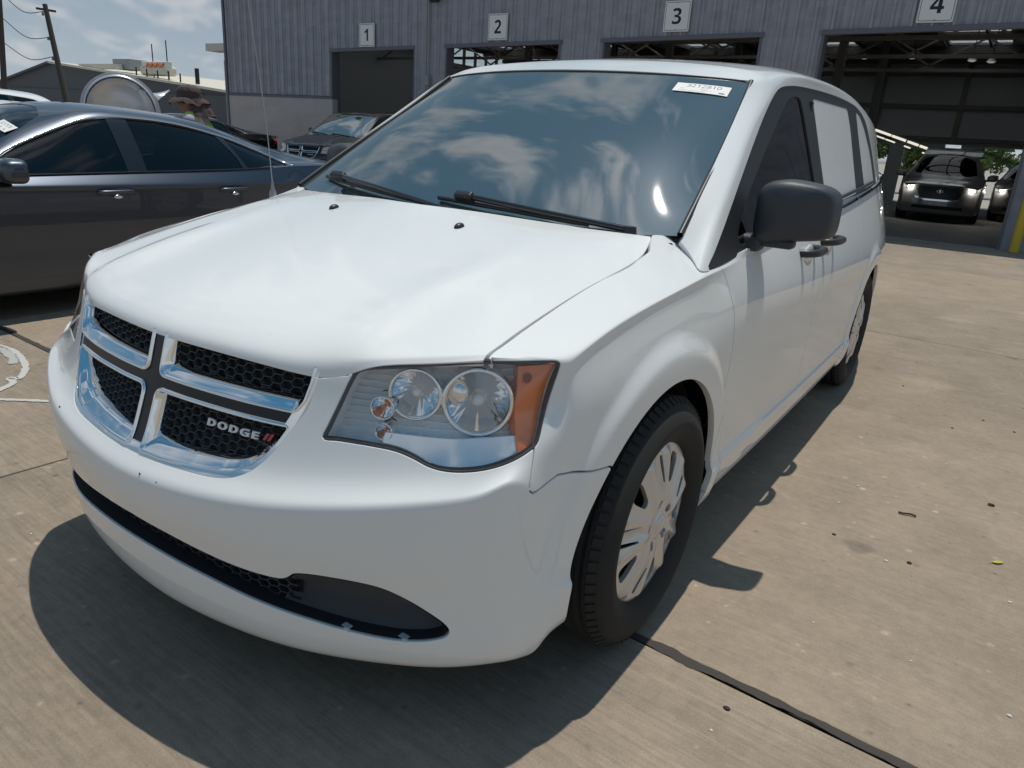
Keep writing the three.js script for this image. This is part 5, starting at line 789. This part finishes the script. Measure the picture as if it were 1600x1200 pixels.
// compact SUV with lit lamps inside bay 4
const paintSuv = phys(0.13, 0.13, 0.13, 0.35, { metalness: 0.4, clearcoat: 1 });
const suv = thing('grey_suv', 'grey compact suv with lit headlights standing inside bay 4', 'car', [-.10, 0, -20.0], 0.05);
const suvB = makeCar({
  paint: paintSuv, W: tabS([[-3.6, .82], [-3.2, .89], [-2.6, .92], [-1.2, .925], [0, .925], [.4, .90], [.7, .84]]), nose: .9, tail: -3.62, wheels: [0, -2.67], wr: .35, tx: .80, cab: -1.4,
  T: [[.78, .76, .83, .64, .86, .89], [.55, .88, .92, .76, .955, .985], [.2, .905, .98, .80, 1.025, 1.06], [-.1, .905, 1.015, .80, 1.08, 1.13], [-.4, .90, 1.035, .735, 1.25, 1.36], [-.75, .895, 1.05, .675, 1.45, 1.57], [-1.1, .89, 1.06, .65, 1.535, 1.63], [-1.6, .89, 1.075, .64, 1.56, 1.65], [-2.2, .885, 1.095, .63, 1.545, 1.64], [-2.7, .88, 1.11, .62, 1.50, 1.61], [-3.1, .86, 1.12, .60, 1.42, 1.55], [-3.4, .82, 1.08, .58, 1.2, 1.33], [-3.55, .76, 1.0, .56, 1.05, 1.08]],
  zs: [.6, .3, 0, -.35, -.8, -1.3, -1.9, -2.35, -2.67, -3.0, -3.35], low: [[.2, -.09, -.10, .1], [.22, -.05, -.03, .05], [.3, -.02, 0, .02], [.42, -.008, .01, 0], [.55, -.006, .0, 0], [.68, 0, -.01, 0], [.80, .002, -.04, 0], [.9, -.004, -.08, .02], [.95, -.02, -.12, .05]],
  dlo: [[-.35, 1.05], [-.55, 1.2], [-.8, 1.40], [-1.0, 1.49], [-1.3, 1.525], [-1.8, 1.53], [-2.4, 1.51], [-2.85, 1.44], [-3.0, 1.3], [-2.95, 1.17], [-2.3, 1.13], [-1.2, 1.09], [-.6, 1.06]], pillars: [[[-1.3, 1], [-1.4, 1], [-1.42, 1.7], [-1.3, 1.7]], [[-2.3, 1], [-2.4, 1], [-2.4, 1.7], [-2.3, 1.7]]],
  screens: [[[-.02, 0], [-.08, .5], [-.2, .70], [-.70, .60], [-.84, .4], [-.88, 0]]], screen: [[0, 0], [1, 0], [0, 1]], doors: [-.35, -1.35, -2.35], handles: [-1.15, -2.1], hy: .9, mirror: [1.03, 1.1, -.42], chrome: null,
}, suv);
{
  const B = suvB.belt, on = (f, d = .004) => cut(refine(offset(B, d), 1), f), two = (n, m, mat) => part(n, geo(join(m, mirrored(m))), mat, suv);
  two('front_grille', on((x, y, z) => Math.min(z > .5 ? 1 : -1, .43 - x + (y - .62) * .6, .845 - y, y - .56 - Math.max(0, .0))), std(.012, .012, .012, .4)); two('grille_bar', on((x, y, z) => Math.min(z > .5 ? 1 : -1, .02 - Math.abs(y - .535 + .10 * 0 - .25 * Math.max(0, x - .30)), .52 - x), .012), chromeSoft);
  two('lower_intake', on((x, y, z) => Math.min(z > .5 ? 1 : -1, .55 - x, .04 - Math.abs(y - .36))), blackMatte);
  const em = g => part('emblem', g, chrome, suv); em(new THREE.TorusGeometry(.045, .007, 8, 24).scale(1.4, .8, 1).translate(0, .74, .885)); em(box(.02, .05, .01, 0, .74, .885));
  for (const s of [1, -1]) { const H = new THREE.Group(); H.name = 'headlight'; suv.add(H); const h = on((x, y, z) => Math.min(z > .3 ? 1 : -1, x - .48, .87 - x * 0 - y + .06 * (x - .48), y - .775 - .05 * (x - .5))); part('lens', geo(s > 0 ? h : mirrored(h)), std(.3, .31, .32, .15, { metalness: .5 }), H); const lamp = part('lit_lamp', new THREE.SphereGeometry(.034, 16, 12), new THREE.MeshStandardMaterial({ color: 0x111111, emissive: lin(1, .93, .78), emissiveIntensity: 6 }), H); lamp.position.set(s * .70, .80, .70); const pl = new THREE.PointLight(lin(1, .93, .8), .8, 6); pl.position.set(s * .70, .80, .76); pl.castShadow = true; H.add(pl); }
  const L = gridMesh((u, v) => [(u - .5) * 1.5 * (1 - .1 * v), 1.63 + .12 * Math.sin(v * 2.4) + .12 * v, -3.3 - .85 * v], steps(1, 12), steps(1, 10)); part('raised_tailgate', geo(flange(L, .05, .004)), paintSuv, suv);
}
const suv2 = suv.clone(true); suv2.name = numbered('grey_suv'); suv2.position.set(1.85, 0, -22.6); suv2.rotation.y = -0.06; suv2.userData = {}; tag(suv2, 'second suv with lit headlights standing behind the first suv inside bay 4', 'car'); scene.add(suv2);
const suvWhite = recolour(suv, 'parked_suv', 'white suv whose roof shows above the grey sedan', 'car', [-15.4, 0, -2.7], 0, new Map([[paintSuv, paintWhite]])); { const drop = []; suvWhite.traverse(o => { if (o.isLight || o.name === 'lit_lamp' || o.name === 'raised_tailgate') drop.push(o); }); drop.forEach(o => o.removeFromParent()); }
// ---------------------------------------------------------------- far left: gabled shed, poles, wires
{
  const b = thing('gabled_shed', 'dark grey gabled metal shed with pale roof edge far behind the parked cars', 'shed', [0, 0, -42]); const wm = std(.085, .092, .105, .7), rm = std(.62, .58, .48, .7);
  const sh = new THREE.Shape([[-108, 0], [-108, 3.4], [-92.5, 6.0], [-86, 5.75], [-58, 3.45], [-58, 0]].map(q => new THREE.Vector2(...q))); part('gable_wall', new THREE.ExtrudeGeometry(sh, { depth: .3, bevelEnabled: false }).translate(0, 0, -30), wm, b);
  part('wall', box(50, 3.3, .3, -83, 1.65, -.2), wm, b);
  const fx = -85; { const g = new THREE.ExtrudeGeometry(sh, { depth: .3, bevelEnabled: false }); part('front_wall', g.translate(0, 0, -.5), wm, b); }
  for (let x = -107; x < -58; x += .9) part('wall_rib', box(.07, 3.3, .06, x, 1.65, -.18), wm, b);
  const roofSide = (x0, y0, x1, y1) => { const L = Math.hypot(x1 - x0, y1 - y0), g = box(L, .22, 30.6, 0, 0, 0); g.rotateZ(Math.atan2(y1 - y0, x1 - x0)); g.translate((x0 + x1) / 2, (y0 + y1) / 2 + .12, -15); return g; };
  part('roof', merge([roofSide(-108.4, 3.35, -92.5, 6.0)]), wm, b); part('roof', merge([roofSide(-92.5, 6.0, -57.6, 3.35)]), rm, b);
  part('roof_vent', box(8, .5, .5, -83, 5.75, -.6).rotateZ(0), rm, b); const ac = part('air_conditioner', box(3.2, 1.0, 2, -79.5, 6.05, -2), std(.30, .31, .33, .6), b);
  part('vent_pipe', cyl(.2, .2, 1.4, 12, -66.5, 5.0, -1.2), steelDark, b); for (const [x, y] of [[-73.5, 7.6], [-71, 7.9]]) part('roof_mast', cyl(.06, .06, 4, 6, x, y - 1.7, -1), steelDark, b); for (let x = -75.5; x < -66; x += 1.9) part('rail_post', box(.1, 1, .1, x, 5.15 - (x + 75) * .07, -.3), steelDark, b);
  part('roof_duct', rbox(4.6, .9, 1.4, .3, -73.5, 5.45, -1.5), rm, b);
  for (const [x, y] of [[-80.5, 4.0], [-64.6, 3.2]]) part('wall_lamp', box(.6, .5, .3, x, y, .1), std(.7, .7, .68, .5), b);
  const sg = thing('roof_sign', 'orange and white rounded sign on the roof of the far shed', 'sign', [-72.9, 5.9, -43], 0); part('board', rbox(5.2, .8, .2, .3), std(.72, .68, .62, .6), sg); part('lettering', tube([[-1.6, -.1, .13], [-1.2, .2, .13], [-.8, -.15, .13], [-.4, .2, .13], [0, -.15, .13], [.5, .2, .13], [.9, -.12, .13], [1.5, .15, .13]], .12, 50, 6), std(.6, .16, .04, .6), sg);
}
{ const b = thing('low_shed', 'low grey flat roofed shed behind the corner downpipe', 'shed', [-58, 0, -46]); part('wall', box(14, 3.0, 5, 0, 1.5, 0), std(.12, .125, .14, .7), b); part('roof', box(14.6, .5, 5.6, 0, 3.3, 0), std(.2, .21, .21, .7), b); part('fascia', box(14.6, .18, .1, 0, 2.95, 2.9), std(.62, .6, .55, .6), b); }
const pole = (a, b, label) => { const A = new THREE.Vector3(...a), B = new THREE.Vector3(...b), d = B.clone().sub(A), t = thing('utility_pole', label, 'pole', a, 0, 'utility poles'), g = new THREE.CylinderGeometry(.11, .16, d.length(), 14).translate(0, d.length() / 2, 0); const m = part('shaft', g, std(.06, .05, .042, .9), t); m.quaternion.setFromUnitVectors(new THREE.Vector3(0, 1, 0), d.clone().normalize()); const ca = part('crossarm', box(.1, .1, .9, 0, 0, 0), std(.06, .05, .042, .9), t); ca.position.copy(d).multiplyScalar(.96); for (const k of [.93, .75, .6]) { const i = part('insulator', cyl(.05, .06, .16, 10), std(.25, .25, .24, .4), t); i.position.copy(d).multiplyScalar(k).add(new THREE.Vector3(-.2, 0, .1)); } return [A, d]; };
const p1 = pole([-39.35, -.1, -18], [-40.62, 6.15, -18], 'leaning wooden utility pole with wires ending at its top'), p2 = pole([-46.95, -.1, -18], [-44.7, 10, -18], 'tall wooden utility pole leaning the other way beyond the first pole');
[.95, .76, .62].forEach((k, i) => { const a = p1[0].clone().addScaledVector(p1[1], k), b = p2[0].clone().addScaledVector(p2[1], .70 - i * .12), m = a.clone().add(b).multiplyScalar(.5); m.y -= .5; const o = part(numbered('overhead_wire'), tube([a.toArray(), m.toArray(), b.toArray()], .02, 24, 5), blackMatte, scene); tag(o, ['top', 'middle', 'lowest'][i] + ' dark overhead wire sagging between the two utility poles', 'wire', 'wires between the poles'); });
// ---------------------------------------------------------------- trees behind the warehouse
function tree(x, z, h, r, s, label) {
  const t = thing('tree', label, 'tree', [x, 0, z], 0, 'trees behind the warehouse'), bark = std(.07, .055, .04, .95), R = makeNoise(s); let q = s; const u = () => (q = (q * 1664525 + 1013904223) >>> 0) / 4294967296;
  const lim = [new THREE.CylinderGeometry(.07, .16, h * .5, 10).translate(0, h * .25, 0)]; for (let i = 0; i < 7; i++) { const a = u() * 6.3, l = r * (.5 + u() * .4); lim.push(tube([[0, h * (.3 + .03 * i), 0], [Math.cos(a) * l * .5, h * (.45 + .03 * i), Math.sin(a) * l * .5], [Math.cos(a) * l, h * (.55 + .05 * i), Math.sin(a) * l]], .035, 6, 5)); } part('trunk', merge(lim), bark, t);
  const pos = [], nor = [], cs = []; for (let i = 0; i < 42; i++) { const a = u() * 6.3, e = Math.acos(2 * u() - 1), k = Math.pow(u(), .4); cs.push([Math.cos(a) * Math.sin(e) * r * k, h * .66 + Math.cos(e) * h * .33 * k, Math.sin(a) * Math.sin(e) * r * k, r * (.16 + .16 * u())]); }
  for (const [cx, cy, cz, cr] of cs) for (let i = 0; i < 130; i++) { const a = u() * 6.3, e = Math.acos(2 * u() - 1), k = cr * Math.pow(u(), .33), X = cx + Math.cos(a) * Math.sin(e) * k, Y = cy + Math.cos(e) * k * .8, Z = cz + Math.sin(a) * Math.sin(e) * k, w = .05 + .05 * u(); const A = [u() - .5, u() - .5, u() - .5], B = [u() - .5, u() - .5, u() - .5]; for (const [ka, kb] of [[1, 0], [-.6, .9], [-.5, -.9]]) pos.push(X + (A[0] * ka + B[0] * kb) * w * 2.4, Y + (A[1] * ka + B[1] * kb) * w * 2.4, Z + (A[2] * ka + B[2] * kb) * w * 2.4); }
  const g = new THREE.BufferGeometry(); g.setAttribute('position', new THREE.Float32BufferAttribute(pos, 3)); g.computeVertexNormals(); part('crown', g, new THREE.MeshPhysicalMaterial({ color: lin(.10, .17, .035), roughness: .8, side: THREE.DoubleSide, transmission: .3, thickness: 0 }), t);
}
tree(-3.1, -38, 2.9, 1.0, 101, 'small round leafy tree framed by the rear opening of bay 4'); tree(-.3, -40, 3.0, 1.5, 202, 'dark leafy tree at the edge of the widest rear opening'); tree(-5.0, -39, 3.4, 1.3, 303, 'leafy tree behind the narrow rear opening'); tree(-8.5, -44, 4, 1.8, 404, 'tall leafy tree hidden behind the rear wall');
// ---------------------------------------------------------------- worker behind the grey sedan
{
  const P = thing('person', 'person in a brown flap hat and lime safety vest standing behind the grey sedan', 'person', [-5.77, 0, -3.13], -0.99);   // faces along local +z
  const caps = [];                                                  // [ax,ay,az,bx,by,bz,ra,rb]
  const C = (a, b, ra, rb) => caps.push([...a, ...b, ra, rb]);
  C([0, .95, 0], [0, 1.16, .02], .135, .14); C([0, 1.16, .02], [0, 1.30, .05], .145, .12); C([-.12, 1.31, .04], [.12, 1.31, .04], .075, .075); C([0, 1.32, .05], [0, 1.44, .09], .052, .05); C([0, 1.47, .10], [0, 1.53, .11], .082, .088); C([0, 1.44, .16], [0, 1.46, .17], .05, .05);
  for (const s of [1, -1]) { C([s * .17, 1.31, .04], [s * .22, 1.06, .06], .058, .046); C([s * .22, 1.06, .06], [s * .17, .92, .27], .044, .034); C([s * .17, .92, .27], [s * .15, .90, .35], .036, .028); for (let f = 0; f < 4; f++) C([s * (.125 + f * .018), .895, .36], [s * (.125 + f * .018), .865, .40 + .008 * (f % 3)], .0095, .008); C([s * .12, .90, .31], [s * .09, .885, .345], .011, .009); C([s * .09, .93, 0], [s * .10, .50, .02], .088, .06); C([s * .10, .50, .02], [s * .105, .09, -.02], .058, .042); C([s * .105, .05, -.04], [s * .12, .04, .14], .042, .036); }
  C([0, 1.47, .197], [0, 1.45, .212], .011, .013); for (const s of [1, -1]) C([s * .086, 1.50, .10], [s * .09, 1.47, .09], .016, .012);
  const sdf = (x, y, z, set, k) => { let d = 1; for (const c of set) { const ex = c[3] - c[0], ey = c[4] - c[1], ez = c[5] - c[2], t = Math.max(0, Math.min(1, ((x - c[0]) * ex + (y - c[1]) * ey + (z - c[2]) * ez) / (ex * ex + ey * ey + ez * ez))), q = Math.hypot(x - c[0] - ex * t, y - c[1] - ey * t, z - c[2] - ez * t) - (c[6] + (c[7] - c[6]) * t), h = Math.max(0, Math.min(1, .5 + .5 * (d - q) / k)); d = d + (q - d) * h - k * h * (1 - h); } return d; };
  const mesh = (set, res, ctr, half, k, extra) => { const mc = new MarchingCubes(res, new THREE.MeshBasicMaterial(), false, false, 200000); for (let zz = 0; zz < res; zz++) for (let yy = 0; yy < res; yy++) for (let xx = 0; xx < res; xx++) { const x = ctr[0] + half * (xx - res / 2) / (res / 2), y = ctr[1] + half * (yy - res / 2) / (res / 2), z = ctr[2] + half * (zz - res / 2) / (res / 2); let d = sdf(x, y, z, set, k); if (extra) d = extra(x, y, z, d); mc.field[zz * res * res + yy * res + xx] = -d; } mc.isolation = 0; mc.update(); const n = mc.count ?? mc.geometry.drawRange.count; const p = Float32Array.from(mc.positionArray.slice(0, n * 3)), nn = Float32Array.from(mc.normalArray.slice(0, n * 3)); for (let i = 0; i < n; i++) for (let c = 0; c < 3; c++) p[i * 3 + c] = ctr[c] + p[i * 3 + c] * half; const g = new THREE.BufferGeometry(); g.setAttribute('position', new THREE.BufferAttribute(p, 3)); g.setAttribute('normal', new THREE.BufferAttribute(nn, 3)); g.setAttribute('uv', new THREE.BufferAttribute(new Float32Array(n * 2), 2)); return g; };
  const bodyG = mesh(caps, 128, [0, .83, .05], .88, .022); const cp = bodyG.attributes.position, col = []; for (let i = 0; i < cp.count; i++) { const x = cp.getX(i), y = cp.getY(i), z = cp.getZ(i); const hand = Math.abs(x) > .06 && y > .8 && y < .97 && z > .285; col.push(...(y > 1.385 || hand ? [.30, .17, .11] : y > .93 ? [.42, .40, .47] : y > .1 ? [.03, .035, .06] : [.02, .02, .02])); } bodyG.setAttribute('color', new THREE.Float32BufferAttribute(col, 3)); part('body', bodyG, new THREE.MeshStandardMaterial({ vertexColors: true, roughness: .85 }), P);
  const torso = [[0, .95, 0, 0, 1.16, .02, .153, .158], [0, 1.16, .02, 0, 1.30, .05, .162, .135], [-.11, 1.32, .04, .11, 1.32, .04, .082, .082]]; const vest = mesh(torso, 64, [0, 1.15, .03], .40, .03, (x, y, z, d) => Math.max(d, y - 1.40, Math.abs(x) - .165, 1.28 - y > 0 ? -9 : .062 - Math.abs(x))); const vp = vest.attributes.position, vc = []; for (let i = 0; i < vp.count; i++) { const x = vp.getX(i), y = vp.getY(i); const band = Math.abs(y - 1.06) < .03 || Math.abs(Math.abs(x) - .105) < .022, orange = Math.abs(y - 1.06) < .045 || Math.abs(Math.abs(x) - .105) < .036; vc.push(...(band ? [.6, .6, .6] : orange ? [.75, .16, .02] : [.45, .65, .03])); } vest.setAttribute('color', new THREE.Float32BufferAttribute(vc, 3)); part('safety_vest', vest, new THREE.MeshStandardMaterial({ vertexColors: true, roughness: .8 }), P);
  const hm = std(.085, .055, .052, .95), wr = (x, y, k) => fbm(N2, x * k + 9, y * k, 4) - .5;
  const crown = gridMesh((u, v) => { const a = u * Math.PI * 2, prof = [[.125, 0], [.122, .035], [.118, .07], [.10, .105], [.06, .122], [0, .126]], i = Math.min(4, Math.floor(v * 5)), f = v * 5 - i, R = prof[i][0] + (prof[i + 1][0] - prof[i][0]) * f, H = prof[i][1] + (prof[i + 1][1] - prof[i][1]) * f, n = 1 + .16 * wr(Math.cos(a), Math.sin(a) + H * 9, 3.5); return [Math.cos(a) * R * n * .9, 1.525 + H * n, .10 - Math.sin(a) * R * n * 1.05]; }, steps(1, 48), steps(1, 20)); const Hh = new THREE.Group(); Hh.name = 'hat'; P.add(Hh); part('crown', geo(crown), hm, Hh);
  const brim = gridMesh((u, v) => { const a = u * Math.PI * 2, R = .112 + .082 * v, droop = -.055 * v * v - .10 * v * wr(Math.cos(a) * 1.0, Math.sin(a), 2.6); return [Math.cos(a) * R * .9, 1.53 + droop, .10 - Math.sin(a) * R * 1.08]; }, steps(1, 72), steps(1, 10)); part('brim', geo(flange(brim, .004, .001)), hm, Hh);
  const flap = gridMesh((u, v) => { const a = Math.PI * (.12 + .76 * u), R = .135 + .05 * v; return [Math.cos(a) * R * 1.0, 1.525 - .17 * v + .05 * wr(u * 5, v * 2, 1.5), .10 - Math.sin(a) * R * 1.2 - .03 * v + .05 * v * wr(u * 6, v, 2)]; }, steps(1, 40), steps(1, 14)); part('neck_flap', geo(flange(flap, .003, .001)), hm, Hh);
  part('hair', new THREE.SphereGeometry(.098, 24, 14, 0, Math.PI * 2, 0, Math.PI * .62).scale(.95, 1, 1.05).translate(0, 1.505, .088), std(.012, .01, .009, .9), P); const ey = std(.02, .015, .012, .3); for (const s of [1, -1]) part('eye', new THREE.SphereGeometry(.009, 10, 8).translate(s * .032, 1.487, .19), ey, P); part('mouth', rbox(.04, .007, .01, .003, 0, 1.425, .206), std(.2, .08, .07, .7), P);
}
renderer.render(scene, camera);
